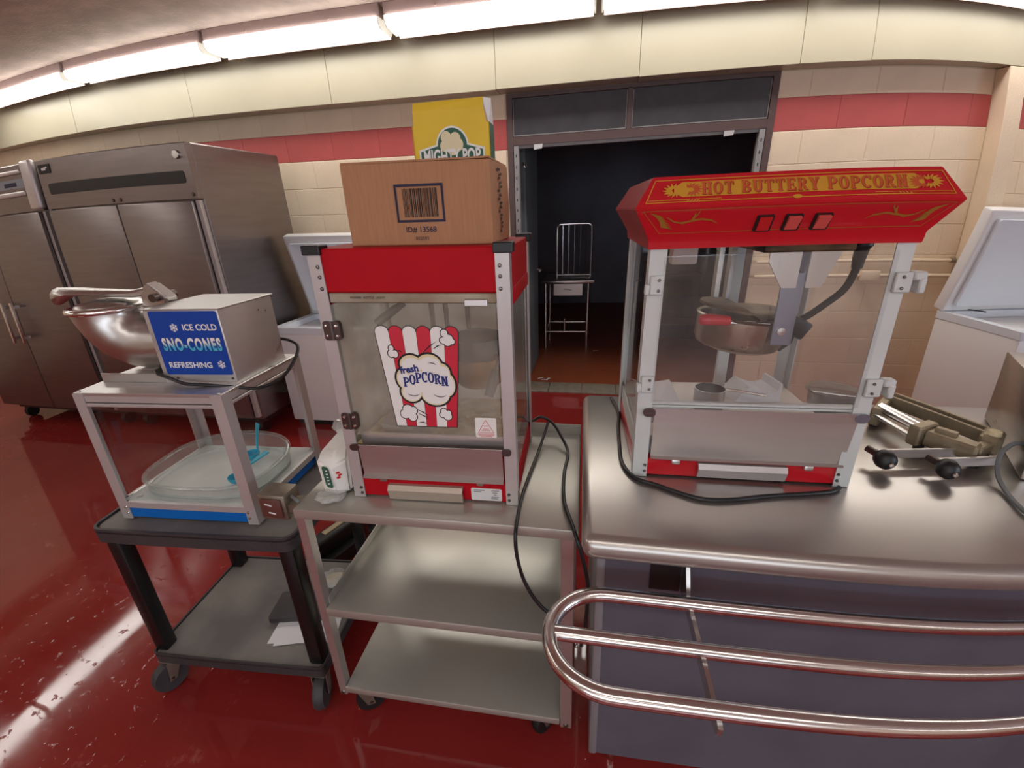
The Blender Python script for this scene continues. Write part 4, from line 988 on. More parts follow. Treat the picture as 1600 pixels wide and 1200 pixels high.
# cord of this machine: loop on the shelf, then down in front of the cart
rx = Matrix.Rotation(R(-2.0), 3, 'Z')
def toloc(p, o=(-0.632, 0.905, 0.8365), a=-2.0): return Matrix.Rotation(R(a), 3, 'Z') @ (Vector(p) - Vector(o))
w1 = [(-0.19, 1.285, 0.90), (-0.165, 1.31, 0.905), (-0.125, 1.30, 0.89), (-0.09, 1.25, 0.865), (-0.066, 1.19, 0.845), (-0.07, 1.08, 0.843), (-0.062, 0.95, 0.843), (-0.035, 0.85, 0.846), (-0.024, 0.818, 0.838), (-0.010, 0.812, 0.79), (0.004, 0.815, 0.70), (0.0, 0.84, 0.55), (-0.01, 0.90, 0.4)]
bm = nb(); tube(bm, smooth_path([toloc(p) for p in w1], 6), 0.0048, 8); obj('power_cord', bm, M['cable'], p1, 60)
w2 = [(-0.06, 0.86, 0.58), (-0.085, 0.818, 0.60), (-0.12, 0.808, 0.645), (-0.15, 0.806, 0.71), (-0.165, 0.806, 0.78), (-0.168, 0.812, 0.838), (-0.172, 0.87, 0.845), (-0.174, 0.96, 0.845), (-0.168, 1.06, 0.846), (-0.158, 1.17, 0.85), (-0.148, 1.25, 0.87), (-0.14, 1.30, 0.89)]
bm = nb(); tube(bm, smooth_path([toloc(p) for p in w2], 6), 0.0048, 8); obj('power_cord', bm, M['cable'], p1, 60)

# cardboard box and yellow carton on top
bx = thing('cardboard_box', 'brown cardboard box with a printed barcode on the popcorn machine', 'box', Vector((-0.632, 0.905, 1.4875)) + Matrix.Rotation(R(2), 3, 'Z') @ Vector((0.077, 0.064, 0)), 2.0)
BW, BD, BH = 0.331, 0.225, 0.167
bm = nb()
loft(bm, [[(0, 0, 0), (BW, 0, 0), (BW, BD, 0), (0, BD, 0)], [(0.0, 0, BH * 0.5), (BW, -0.002, BH * 0.5), (BW + 0.003, BD, BH * 0.5), (0, BD, BH * 0.5)], [(0.0, 0.001, BH), (BW, 0.001, BH - 0.002), (BW, BD, BH), (0, BD, BH)]])
bmesh.ops.bevel(bm, geom=list(bm.edges), offset=0.002, segments=1, affect='EDGES'); cb = obj('carton_body', bm, M['cardboard'], bx, 0)
for y0, y1 in ((0.002, BD / 2 - 0.002), (BD / 2 + 0.002, BD - 0.002)):
    bm = nb(); box(bm, 0.002, BW - 0.002, y0, y1, BH - 0.0005, BH + 0.003); obj('flap', bm, M['cardboard'], bx, 0)
bm = nb(); loft(bm, [[(0.03, BD * 0.9, BH), (0.095, BD * 0.9, BH), (0.095, BD * 0.93, BH), (0.03, BD * 0.93, BH)], [(0.03, BD * 0.88, BH + 0.005), (0.09, BD * 0.88, BH + 0.012), (0.09, BD * 0.91, BH + 0.012), (0.03, BD * 0.91, BH + 0.005)]]); obj('flap', bm, M['card_edge'], bx, 0)
FB = Frame((0, -0.0012, 0), (1, 0, 0), (0, 0, 1)); zb_ = lambda z: z - 1.4875
bm = nb()
a0, a1, b0, b1 = 0.120, 0.225, zb_(1.538), zb_(1.609)
for p, q in (((a0, b0), (a1, b0)), ((a1, b0), (a1, b1)), ((a1, b1), (a0, b1)), ((a0, b1), (a0, b0))):
    e = 0.0025; d = (Vector(q) - Vector(p)).normalized() * e; stroke(bm, FB, [tuple(Vector(p) - d), tuple(Vector(q) + d)], 0.005, 0.0008)
obj('barcode_frame', bm, M['ink'], cb, 0)
bm = nb(); x = 0.136; rb = random.Random(2)
while x < 0.212:
    w_ = rb.choice((0.0008, 0.0012, 0.0018, 0.0026)); stroke(bm, FB, [(x, b0 + 0.008), (x, b1 - 0.006)], w_, 0.0008); x += w_ + rb.choice((0.0010, 0.0014, 0.002))
obj('barcode_bars', bm, M['ink_k'], cb, 0)
text('id_lettering', 'ID# 13568', FB, 0.135, zb_(1.514), 0.07, 0.0125, M['ink'], cb, 0.0008, 0.012)
text('code_lettering', '002593', FB, 0.155, zb_(1.4985), 0.03, 0.0075, M['ink'], cb, 0.0008)
FBs = Frame((BW + 0.0022, 0, 0), (0, 1, 0), (0, 0, 1)); bm = nb(); rb = random.Random(9)
for k in range(16):
    yv = 0.08 + rb.uniform(-0.012, 0.022); zv = 0.02 + k * 0.0085; poly(bm, FBs, [(yv, zv), (yv + rb.uniform(0.01, 0.035), zv), (yv + rb.uniform(0.01, 0.035), zv + 0.006), (yv, zv + 0.006)], 0.0012)
obj('side_print', bm, M['ink_k'], cb, 0)
yc = thing('popcorn_carton', 'yellow popcorn carton with open flap on the cardboard box', 'carton', Vector((-0.632, 0.905, 1.6590)) + Matrix.Rotation(R(2), 3, 'Z') @ Vector((0.193, 0.225, 0)), 2.5)
YWd, YH = 0.187, 0.085
bm = nb()
for a in ((0, YWd, 0, 0.002), (0, YWd, 0.06, 0.062), (0, 0.002, 0, 0.062), (YWd - 0.002, YWd, 0, 0.062)): box(bm, a[0], a[1], a[2], a[3], 0, YH)
box(bm, 0, YWd, 0, 0.062, 0, 0.002); yb = obj('carton_body', bm, M['yellow'], yc, 0)
bm = nb(); loft(bm, [[(0.004, 0.0, YH), (YWd - 0.006, 0.0, YH), (YWd - 0.006, 0.002, YH), (0.004, 0.002, YH)], [(0.006, -0.001, YH + 0.03), (YWd - 0.012, 0.0, YH + 0.03), (YWd - 0.012, 0.002, YH + 0.03), (0.006, 0.001, YH + 0.03)], [(0.006, 0.004, YH + 0.046), (YWd - 0.012, 0.004, YH + 0.05), (YWd - 0.012, 0.006, YH + 0.05), (0.006, 0.006, YH + 0.046)]]); obj('front_flap', bm, M['yellow'], yc, 0)
bm = nb(); loft(bm, [[(YWd - 0.002, 0.004, YH), (YWd, 0.004, YH), (YWd, 0.058, YH), (YWd - 0.002, 0.058, YH)], [(YWd - 0.016, 0.006, YH + 0.05), (YWd - 0.014, 0.006, YH + 0.05), (YWd - 0.002, 0.05, YH + 0.055), (YWd - 0.004, 0.05, YH + 0.055)]]); obj('side_flap', bm, M['label_white'], yc, 0)
bm = nb(); box(bm, YWd - 0.0005, YWd + 0.0008, 0.004, 0.058, 0.004, YH); obj('side_print', bm, M['green_print'], yb, 0)
FY = Frame((0, 0, 0), (1, 0, 0), (0, 0, 1))
def emblem(o, lift, nm, m):
    bm = nb(); cx = 0.096
    poly(bm, FY, [(0.017 - o, 0.0), (0.170 + o, 0.0), (0.170 + o, 0.030 + o), (0.135, 0.040 + o), (cx, 0.042 + o), (0.057, 0.040 + o), (0.017 - o, 0.030 + o)], lift)
    disc(bm, FY, cx, 0.040, 0.036 + o, 0.037 + o, lift + 0.0001, 28)
    obj(nm, bm, m, yb, 0)
emblem(0.004, 0.0006, 'emblem_edge', M['white_print']); emblem(0.0, 0.0010, 'emblem', M['green_print'])
bm = nb()
for cx, cz, r_ in ((0.082, 0.058, 0.013), (0.104, 0.055, 0.013), (0.088, 0.044, 0.014), (0.108, 0.042, 0.015), (0.078, 0.040, 0.012), (0.096, 0.034, 0.014)): disc(bm, FY, cx, cz, r_, r_, 0.0015, 18)
obj('popcorn_print', bm, M['cream_print'], yb, 0)
text('lettering', 'MIGHTY POP', FY, 0.024, 0.004, 0.14, 0.030, M['white_print'], yb, 0.0020, 0.03)

# ==================================================================== GLASS POPCORN CABINET ON THE COUNTER
p2 = thing('popcorn_machine', 'glass popcorn cabinet with flared red lettered hood on the counter', 'popcorn machine', (0.108, 0.988, 0.9105), 2.5)
W2, D2 = 0.492, 0.40
z2 = lambda z: z - 0.9105
for x, y, sx, sy in ((0, 0, 1, 1), (W2, 0, -1, 1), (0, D2, 1, -1), (W2, D2, -1, -1)):
    bm = nb(); angle_post(bm, x, y, 0.034, sx, sy, 0.001, z2(1.468)); po = obj('post', bm, M['post2'], p2, 0)
    if sy > 0:
        for zz in (0.945, 0.928): screw(po, x + sx * 0.028, y - 0.0002, z2(zz), 0.004)
bm = nb(); box(bm, 0.004, W2 - 0.004, 0.004, D2 - 0.004, 0.004, z2(0.963), 0.003, 1); bs = obj('base_band', bm, M['red2'], p2)
bm = nb(); prism(bm, [(0.002, z2(0.921)), (-0.004, z2(0.921)), (-0.012, z2(0.947)), (-0.006, z2(0.960)), (0.004, z2(0.960)), (0.004, z2(0.954)), (-0.004, z2(0.948))], 'x', 0.152, 0.35); obj('drawer_pull', bm, M['alu'], p2)
for x in (0.090, 0.386):
    bm = nb(); box(bm, x, x + 0.020, -0.005, 0.008, z2(0.953), z2(0.966), 0.003, 2); obj('hook', bm, M['alu_b'], p2)
bm = nb(); loft(bm, [[(0.040, -0.006, z2(1.104)), (0.472, -0.006, z2(1.104)), (0.472, -0.003, z2(1.104)), (0.040, -0.003, z2(1.104))], [(0.040, 0.002, z2(0.972)), (0.468, 0.002, z2(0.972)), (0.468, 0.005, z2(0.972)), (0.040, 0.005, z2(0.972))], [(0.040, -0.006, z2(0.967)), (0.468, -0.006, z2(0.967)), (0.468, -0.003, z2(0.965)), (0.040, -0.003, z2(0.965))]])
fp = obj('bin_flap', bm, M['steel_h'], p2, 20)
for x, m_ in ((0.028, M['hinge']), (0.478, M['bluesteel'])):
    bm = nb(); prism(bm, rrect(x - 0.014, x + 0.014, z2(1.083), z2(1.104), 0.009), 'y', -0.0075, -0.004); obj('pivot_tab', bm, m_, fp)
for a, b in ((1.104, 1.109), (1.111, 1.118)):
    bm = nb(); box(bm, 0.034, 0.462, 0.004, 0.016, z2(a), z2(b), 0.001, 1); obj('sill', bm, M['post2'], p2)
bm = nb(); box(bm, 0.012, W2 - 0.012, 0.02, D2 - 0.01, z2(1.012), z2(1.020)); obj('deck', bm, M['deck2'], p2, 0)
bm = nb(); box(bm, 0.006, W2 - 0.006, 0.03, D2 - 0.03, z2(0.96), z2(1.013)); obj('deck_frame', bm, M['post2'], p2, 0)
for i, (a, b) in enumerate(((0.030, 0.249), (0.251, 0.464))):
    bm = nb(); box(bm, a, b, -0.004, 0.0 - 0.0003, z2(1.119), z2(1.452)); gd = obj('glass_door', bm, M['glass_smoke'], p2, 0)
for x in (0.008, W2 - 0.012):
    bm = nb(); box(bm, x, x + 0.004, 0.035, D2 - 0.035, 0.06, z2(1.467)); obj('side_pane', bm, M['glass'], p2, 0)
bm = nb(); box(bm, 0.036, W2 - 0.036, D2 - 0.012, D2 - 0.008, 0.06, z2(1.467)); obj('back_pane', bm, M['glass'], p2, 0)
bm = nb(); box(bm, 0.282, 0.312, D2 - 0.03, D2 - 0.014, z2(1.013), z2(1.467)); obj('back_upright', bm, M['post2'], p2, 0)
for s, zz in ((-1, 1.393), (-1, 1.166), (1, 1.391), (1, 1.166)):
    bm = nb()
    if s < 0:
        box(bm, 0.004, 0.031, -0.009, -0.001, z2(zz) - 0.02, z2(zz) + 0.02, 0.002, 1); box(bm, -0.006, 0.004, -0.010, 0.004, z2(zz) - 0.02, z2(zz) + 0.002, 0.002, 1)
    else:
        box(bm, W2 - 0.026, W2 + 0.006, -0.009, -0.001, z2(zz) - 0.02, z2(zz) + 0.02, 0.002, 1); box(bm, W2 + 0.006, W2 + 0.03, -0.012, 0.012, z2(zz) + 0.004, z2(zz) + 0.021, 0.003, 1); box(bm, W2 + 0.016, W2 + 0.03, -0.014, 0.012, z2(zz) - 0.021, z2(zz) + 0.01, 0.003, 1)
    hg = obj('hinge', bm, M['post2'], p2, 40)
    for d in (-0.011, 0.011): screw(hg, (0.022 if s < 0 else W2 - 0.012), -0.0092, z2(zz) + d, 0.0035, M['screw'])
# hood
def rect(o, z): return [(-o, -o, z), (W2 + o, -o, z), (W2 + o, D2 + o, z), (-o, D2 + o, z)]
HZ = [(0.006, 1.466), (0.008, 1.487), (0.042, 1.545), (0.008, 1.600)]
bm = nb(); loft(bm, [rect(o, z2(z)) for o, z in HZ]); bmesh.ops.bevel(bm, geom=list(bm.edges), offset=0.0015, segments=2, affect='EDGES'); hood = obj('hood', bm, M['red2'], p2, 25)
def slope(i):
    (o0, a), (o1, b) = HZ[i], HZ[i + 1]; v = Vector((0, -(o1 - o0), b - a)); return Frame((0, -o0, z2(a)), (1, 0, 0), v), v.length
FU, HU = slope(2); FL, HL = slope(1)
bm = nb()
def outline(fr, pts, w, lift):
    for a, b in zip(pts, pts[1:] + pts[:1]):
        d = (Vector(b) - Vector(a)).normalized() * w / 2; stroke(bm, fr, [tuple(Vector(a) - d), tuple(Vector(b) + d)], w, lift)
outline(FU, [(-0.022, 0.010), (W2 + 0.022, 0.010), (W2 + 0.004, HU - 0.009), (-0.004, HU - 0.009)], 0.0016, 0.0012)
for s in (0, 1):
    X_ = (lambda v: v) if s == 0 else (lambda v: W2 - v)
    stroke(bm, FU, [(X_(-0.018), 0.0145), (X_(0.055), 0.0145)], 0.0014, 0.0012)
    stroke(bm, FU, [(X_(0.07), 0.0145), (X_(0.115), 0.0145)], 0.0012, 0.0012)
    for k in range(4): stroke(bm, FU, [(X_(0.052 + k * 0.006), 0.009), (X_(0.058 + k * 0.006), 0.0155)], 0.0016, 0.0013)
disc(bm, FU, W2 / 2, 0.011, 0.008, 0.004, 0.0014, 12)
obj('gold_border', bm, M['gold'], hood, 0)
bm = nb(); poly(bm, FU, [(0.045, 0.020), (W2 - 0.045, 0.020), (W2 - 0.030, 0.028), (W2 - 0.03, 0.040), (W2 - 0.045, HU - 0.014), (0.045, HU - 0.014), (0.030, 0.040), (0.030, 0.028)], 0.0010); obj('banner', bm, M['gold'], hood, 0)
def flower(bm, fr, cx, cyy, r, n, a0, a1, lift, w):
    for k in range(n):
        a = R(a0 + (a1 - a0) * k / (n - 1)); L0 = r * 0.25; rr = r * (0.8 + 0.2 * math.sin(math.pi * k / (n - 1)))
        stroke(bm, fr, [(cx + L0 * math.cos(a), cyy + L0 * 0.7 * math.sin(a)), (cx + (rr * 0.6) * math.cos(a + 0.12), cyy + rr * 0.6 * 0.7 * math.sin(a + 0.12)), (cx + rr * math.cos(a), cyy + rr * 0.7 * math.sin(a))], w, lift, True)
for s in (0, 1):
    bm = nb(); X_ = 0.044 if s == 0 else W2 - 0.026
    flower(bm, FU, X_ - (0.012 if s == 0 else -0.006), 0.034, 0.024, 11, 60 if s == 0 else -120, 300 if s == 0 else 120, 0.0015, 0.005); obj('flourish', bm, M['gold'], hood, 0)
    bm = nb(); flower(bm, FU, X_ + (0.016 if s == 0 else -0.008), 0.034, 0.024, 11, -110 if s == 0 else 70, 110 if s == 0 else 290, 0.0016, 0.0045); obj('flourish', bm, M['gold_red'], hood, 0)
slab_text('lettering_shadow', 'HOT BUTTERY POPCORN', 0.0815, 0.0215, 0.352, 0.0255, M['brown_red'], hood, FU, 0.0016, None, 0.16)
slab_text('lettering', 'HOT BUTTERY POPCORN', 0.080, 0.0228, 0.352, 0.0255, M['gold_red'], hood, FU, 0.0020, None, 0.16)
bm = nb()
outline(FL, [(0.012, 0.012), (W2 - 0.012, 0.012), (W2 + 0.026, HL - 0.006), (-0.026, HL - 0.006)], 0.0011, 0.0010)
obj('gold_border', bm, M['gold_dk'], hood, 0)
for s in (0, 1):
    bm = nb(); X_ = (lambda v: v) if s == 0 else (lambda v: W2 - v)
    for k in range(6):
        a = R(-8 - k * 13); stroke(bm, FL, [(X_(-0.012 + 0.004 * k), HL - 0.010 - 0.002 * k), (X_(-0.012 + 0.004 * k + 0.018 * math.cos(a)), HL - 0.016 - 0.002 * k + 0.014 * math.sin(a)), (X_(-0.010 + 0.0075 * k + 0.026 * math.cos(a)), HL - 0.018 + 0.030 * math.sin(a))], 0.0048, 0.0012, True)
    stroke(bm, FL, [(X_(v), w) for v, w in ((0.02, HL - 0.020), (0.035, HL - 0.030), (0.052, HL - 0.034), (0.068, HL - 0.028), (0.078, HL - 0.014), (0.080, HL - 0.006))], 0.0035, 0.0012, True)
    stroke(bm, FL, [(X_(v), w) for v, w in ((0.045, HL - 0.033), (0.065, HL - 0.030), (0.085, HL - 0.026), (0.105, HL - 0.030), (0.118, HL - 0.038))], 0.0042, 0.0012, True)
    stroke(bm, FL, [(X_(v), w) for v, w in ((0.066, HL - 0.030), (0.072, HL - 0.020), (0.072, HL - 0.012))], 0.005, 0.0013, True)
    obj('flourish', bm, M['gold_dk'], hood, 0)
for k, u in enumerate((0.185, 0.235, 0.286)):
    bm = nb(); rings = []
    for lift in (-0.004, 0.003):
        rings.append([FL.p(a, b, lift) for a, b in rrect(u, u + 0.031, 0.010, 0.044, 0.003)])
    loft(bm, rings); sw = obj('switch', bm, M['blackp'], p2, 20)
    bm = nb(); tilt = 0.006 if k else 0.002
    rings = [[FL.p(a, b, 0.002) for a, b in ((u + 0.005, 0.013), (u + 0.027, 0.013), (u + 0.027, 0.041), (u + 0.005, 0.041))],
             [FL.p(u + 0.005, 0.013, 0.0045), FL.p(u + 0.027, 0.013, 0.0045), FL.p(u + 0.027, 0.041, 0.004 + tilt), FL.p(u + 0.005, 0.041, 0.004 + tilt)]]
    loft(bm, rings); obj('rocker', bm, M['switch_red'] if k == 0 else M['pink'], sw, 0)
# kettle with hanger
bm = nb(); KX, KY = 0.262, 0.19
tilt = Matrix.Rotation(R(6), 3, 'Y')
lathe(bm, [(0.0, -0.045), (0.075, -0.045), (0.095, -0.035), (0.102, -0.02), (0.104, 0.035), (0.108, 0.037), (0.104, 0.041), (0.099, 0.036), (0.097, -0.02), (0.0, -0.035)], (KX, KY, z2(1.245)), 32, tilt); kt = obj('kettle', bm, M['kettle'], p2)
bm = nb(); loft(bm, [[(KX + 0.085, KY - 0.04, z2(1.272)), (KX + 0.085, KY + 0.03, z2(1.272)), (KX + 0.086, KY + 0.02, z2(1.205)), (KX + 0.08, KY - 0.03, z2(1.205))], [(KX + 0.135, KY - 0.012, z2(1.268)), (KX + 0.135, KY + 0.012, z2(1.268)), (KX + 0.13, KY + 0.01, z2(1.24)), (KX + 0.13, KY - 0.01, z2(1.24))]]); obj('spout', bm, M['kettle'], kt)
for s in (-1, 1):
    bm = nb(); P = [(0.0, 0), (0.0, s * 0.0)]; ringp = [(KX - 0.01 * 0 + 0.1 * math.cos(R(a)) * (1), KY + 0.1 * math.sin(R(a))) for a in (range(95, 266, 10) if s < 0 else range(-85, 86, 10))]
    zz = 1.302 if s < 0 else 1.288
    prism(bm, [(x, y) for x, y in ringp], 'z', z2(zz), z2(zz) + 0.006); bm.transform(Matrix.Translation((KX, KY, z2(zz))) @ Matrix.Rotation(R(8 if s < 0 else -2), 4, 'Y') @ Matrix.Translation((-KX, -KY, -z2(zz)))); obj('lid_half', bm, M['burnt'], kt, 20)
bm = nb(); cyl(bm, (KX - 0.06, KY - 0.09, z2(1.286)), (0.30, 0.10, z2(1.281)), 0.005, 10); rod = obj('handle_rod', bm, M['chrome'], kt)
bm = nb(); tube(bm, [(0.140, 0.10, z2(1.293)), (0.144, 0.10, z2(1.293)), (0.165, 0.10, z2(1.293)), (0.205, 0.10, z2(1.290)), (0.209, 0.10, z2(1.290))], [0.008, 0.013, 0.014, 0.012, 0.010], 14); obj('handle_grip', bm, M['grip_red'], kt, 50)
bm = nb(); box(bm, 0.298, 0.342, 0.085, 0.089, z2(1.235), z2(1.40), 0.001, 1); box(bm, 0.338, 0.342, 0.085, 0.12, z2(1.235), z2(1.40)); hb = obj('hanger_plate', bm, M['bluesteel'], p2)
bm = nb(); lathe(bm, [(0, 0.006), (0.009, 0.005), (0.010, 0)], (0.316, 0.085, z2(1.268)), 16, Matrix.Rotation(R(90), 3, 'X')); obj('pivot_bolt', bm, M['alu_b'], hb)
for x0, x1, xa, xb in ((0.262, 0.326, 0.296, 0.326), (0.344, 0.406, 0.344, 0.376)):
    bm = nb(); prism(bm, [(x0, z2(1.448)), (x1, z2(1.448)), (xb, z2(1.368)), (xa, z2(1.368)), (x0, z2(1.425))], 'y', 0.078, 0.082); obj('gusset', bm, M['alu_b'], p2)
bm = nb(); box(bm, 0.345, 0.375, 0.15, 0.17, z2(1.27), z2(1.467)); obj('hanger_arm', bm, M['bluesteel'], p2)
for x0 in (0.215, 0.245):
    bm = nb(); box(bm, x0, x0 + 0.012, 0.27, 0.30, z2(1.28), z2(1.467)); obj('hanger_arm', bm, M['steel'], p2)
bm = nb(); box(bm, 0.24, 0.42, 0.06, 0.3, z2(1.446), z2(1.467), 0.003, 1); obj('motor_plate', bm, M['burnt'], p2)
bm = nb(); box(bm, 0.10, 0.165, 0.28, 0.33, z2(1.40), z2(1.467), 0.006, 2); obj('lamp_guard', bm, M['deck2'], p2)
kc = [(0.475, 0.14, z2(1.43)), (0.473, 0.145, z2(1.39)), (0.462, 0.15, z2(1.35)), (0.435, 0.16, z2(1.315)), (0.408, 0.17, z2(1.285)), (0.39, 0.175, z2(1.272))]
bm = nb(); tube(bm, smooth_path(kc, 6), 0.008, 10); kco = obj('kettle_cord', bm, M['rubber'], p2, 60)
bm = nb(); tube(bm, [(0.475, 0.14, z2(1.467)), (0.475, 0.14, z2(1.45)), (0.475, 0.14, z2(1.445)), (0.474, 0.142, z2(1.42)), (0.474, 0.142, z2(1.40))], [0.020, 0.020, 0.015, 0.013, 0.011], 12); obj('plug', bm, M['blackp'], kco)
bm = nb(); xbox(bm, 0.378, 0.17, z2(1.262), 0.06, 0.05, 0.045, Matrix.Rotation(R(30), 3, 'Y'), 0.006, 2); obj('socket', bm, M['blackp'], kco)
bm = nb(); tube(bm, [(0.375, 0.165, z2(1.25)), (0.365, 0.16, z2(1.225)), (0.345, 0.155, z2(1.205))], [0.012, 0.014, 0.010], 10); obj('tilt_handle', bm, M['blackp'], kt, 50)
# its mains cord on the counter
def toloc2(p): return Matrix.Rotation(R(-2.5), 3, 'Z') @ (Vector(p) - Vector((0.108, 0.988, 0.9105)))
wc = [(0.07, 1.475, 0.917), (0.09, 1.36, 0.9165), (0.085, 1.26, 0.9165), (0.083, 1.15, 0.9165), (0.085, 1.04, 0.9165), (0.112, 0.972, 0.9165), (0.16, 0.948, 0.9165), (0.21, 0.922, 0.9165), (0.258, 0.906, 0.9165), (0.32, 0.913, 0.9165), (0.40, 0.938, 0.9165), (0.50, 0.963, 0.9165), (0.55, 0.978, 0.9165), (0.575, 0.998, 0.9165)]
bm = nb(); tube(bm, smooth_path([toloc2(p) for p in wc], 6), 0.0052, 8); obj('power_cord', bm, M['cable'], p2, 60)

# things inside the cabinet
Ro = Matrix.Rotation(R(2.5), 3, 'Z'); O2 = Vector((0.108, 0.988, 0.9105))
t = thing('measuring_cup', 'small steel measuring cup inside the glass popcorn cabinet', 'cup', O2 + Ro @ Vector((0.215, 0.19, z2(1.0203))), 2.5)
bm = nb(); lathe(bm, [(0.0, 0.0), (0.036, 0.0), (0.038, 0.003), (0.039, 0.062), (0.037, 0.062), (0.036, 0.004), (0, 0.003)], (0, 0, 0), 24); obj('cup', bm, M['steel'], t)
bm = nb(); tube(bm, [(0.037, 0, 0.058), (0.06, 0.0, 0.056), (0.13, -0.005, 0.046), (0.14, -0.005, 0.045)], 0.004, 8); obj('handle', bm, M['chrome'], t)
t = thing('paper_bag', 'crumpled white paper bag lying inside the glass popcorn cabinet', 'paper bag', O2 + Ro @ Vector((0.36, 0.28, z2(1.0345))), 10)
bm = nb(); rings = []
for y in (-0.04, 0.05):
    rings.append([(x, y, zz) for x, zz in ((-0.07, -0.014), (-0.05, 0.02), (-0.035, 0.035), (-0.01, 0.022), (0.02, 0.014), (0.045, 0.02), (0.05, 0.04), (0.056, 0.04), (0.055, -0.014))])
loft(bm, rings); obj('paper', bm, M['paper'], t, 20)
t = thing('paper_bag', 'flat white paper bag with red print at the left of the glass cabinet', 'paper bag', O2 + Ro @ Vector((0.09, 0.20, z2(1.0205))), 8)
bm = nb(); loft(bm, [[(-0.05, -0.1, 0), (0.05, -0.1, 0), (0.06, 0.1, 0), (-0.05, 0.1, 0)], [(-0.045, -0.095, 0.01), (0.045, -0.095, 0.008), (0.05, 0.09, 0.045), (-0.045, 0.09, 0.03)]]); pp = obj('paper', bm, M['paper'], t, 20)
bm = nb(); fr = Frame((-0.02, -0.098, 0.009), (1, 0, 0), (0, 0.98, 0.16)); 
for k in range(5): stroke(bm, fr, [(k * 0.012, 0.012), (k * 0.012 + 0.008, 0.012)], 0.007, 0.003)
stroke(bm, fr, [(0, 0.022), (0.06, 0.022)], 0.002, 0.003); obj('red_print', bm, M['switch_red'], pp, 0)

# clear tub behind the cabinet
t = thing('plastic_tub', 'cloudy clear plastic tub on the counter behind the glass cabinet', 'tub', (0.735, 1.435, 0.911), 0)
bm = nb(); prof = [(0.05, 0.0), (0.058, 0.004), (0.066, 0.075), (0.070, 0.08), (0.066, 0.08), (0.055, 0.006), (0.0, 0.004)]
lathe(bm, prof, (0, 0, 0), 24); obj('tub_wall', bm, M['smoky'], t)
bm = nb(); lathe(bm, [(0.0, 0.088), (0.06, 0.088), (0.073, 0.084), (0.073, 0.077), (0.069, 0.077)], (0, 0, 0), 24); obj('lid', bm, M['smoky'], t)

# ==================================================================== SLICER AND STEEL BOX AT THE RIGHT
t = thing('countertop_slicer', 'olive metal slicer frame with guide rods and two black knobs on the counter', 'slicer', (0, 0, 0.9105), 0)
def bar(bm, a, b, w, h):
    a, b = Vector(a), Vector(b); d = (b - a); L_ = d.length; d.normalize(); q_ = d.to_track_quat('X', 'Z').to_matrix()
    c = (a + b) / 2; xbox(bm, c.x, c.y, c.z, L_, w, h, q_, min(w, h) * 0.15, 1)
bm = nb(); bar(bm, (0.885, 1.44, 0.055), (0.998, 1.20, 0.055), 0.010, 0.034); bar(bm, (0.918, 1.452, 0.055), (1.030, 1.212, 0.055), 0.010, 0.034); bar(bm, (0.90, 1.446, 0.042), (1.014, 1.206, 0.042), 0.03, 0.006); obj('long_rail', bm, M['olive'], t)
bm = nb(); bar(bm, (0.815, 1.345, 0.034), (0.912, 1.462, 0.034), 0.026, 0.056); obj('end_block', bm, M['olive'], t)
bm = nb(); cyl(bm, (0.838, 1.365, 0.058), (0.868, 1.21, 0.058), 0.015, 14); obj('guide_rod', bm, M['chrome'], t)
bm = nb(); cyl(bm, (0.818, 1.35, 0.040), (0.842, 1.20, 0.040), 0.007, 10); obj('guide_rod', bm, M['steel'], t)
bm = nb(); bar(bm, (0.832, 1.205, 0.048), (0.90, 1.245, 0.048), 0.030, 0.055); bar(bm, (0.868, 1.215, 0.045), (0.942, 1.13, 0.045), 0.045, 0.042); bar(bm, (0.885, 1.21, 0.07), (0.915, 1.175, 0.07), 0.018, 0.012); obj('carriage', bm, M['olive'], t, 20)
bm = nb(); bar(bm, (0.985, 1.165, 0.05), (1.035, 1.215, 0.05), 0.045, 0.05); bar(bm, (0.935, 1.135, 0.045), (0.99, 1.17, 0.045), 0.026, 0.03); obj('end_block', bm, M['olive'], t, 20)
bm = nb(); lathe(bm, [(0, 0.012), (0.014, 0.010), (0.016, 0)], (1.0, 1.175, 0.076), 14, None); obj('wing_nut', bm, M['cream_print'], t)
for (ka, kb) in (((0.708, 1.122, 0.034), (0.962, 1.158, 0.034)), ((0.828, 1.092, 0.034), (0.985, 1.118, 0.034))):
    bm = nb(); bar(bm, ka, kb, 0.008, 0.024); arm = obj('arm', bm, M['steel_h'], t)
    bm = nb(); c = Vector(ka) + Vector((0.005, -0.028, 0)); lathe(bm, [(0.0, -0.022), (0.013, -0.020), (0.022, -0.012), (0.0245, 0.0), (0.022, 0.012), (0.013, 0.019), (0.010, 0.026), (0.0, 0.028)], c, 20, Matrix.Rotation(R(-90), 3, 'X')); obj('knob', bm, M['blackp'], t, 60)
    bm = nb(); lathe(bm, [(0, 0.004), (0.005, 0.003), (0.006, 0)], c + Vector((0.002, -0.024, -0.002)), 10, Matrix.Rotation(R(90), 3, 'X')); obj('knob_screw', bm, M['chrome'], t)
    bm = nb(); cyl(bm, Vector(ka) + Vector((0.003, -0.01, 0)), Vector(ka) + Vector((-0.012, 0.02, 0.004)), 0.009, 10); obj('pivot', bm, M['hinge'], t)
for x, y in ((0.83, 1.365), (1.0, 1.185), (0.865, 1.22), (0.95, 1.145)):
    bm = nb(); cyl(bm, (x, y, 0), (x, y, 0.02), 0.012, 10); obj('foot', bm, M['rubber'], t)
ang = math.degrees(math.atan2(-0.135, 0.305))
t = thing('steel_appliance', 'boxy stainless appliance with grey cord at the right end of the counter', 'appliance', (1.022, 1.085, 0.9115), ang)
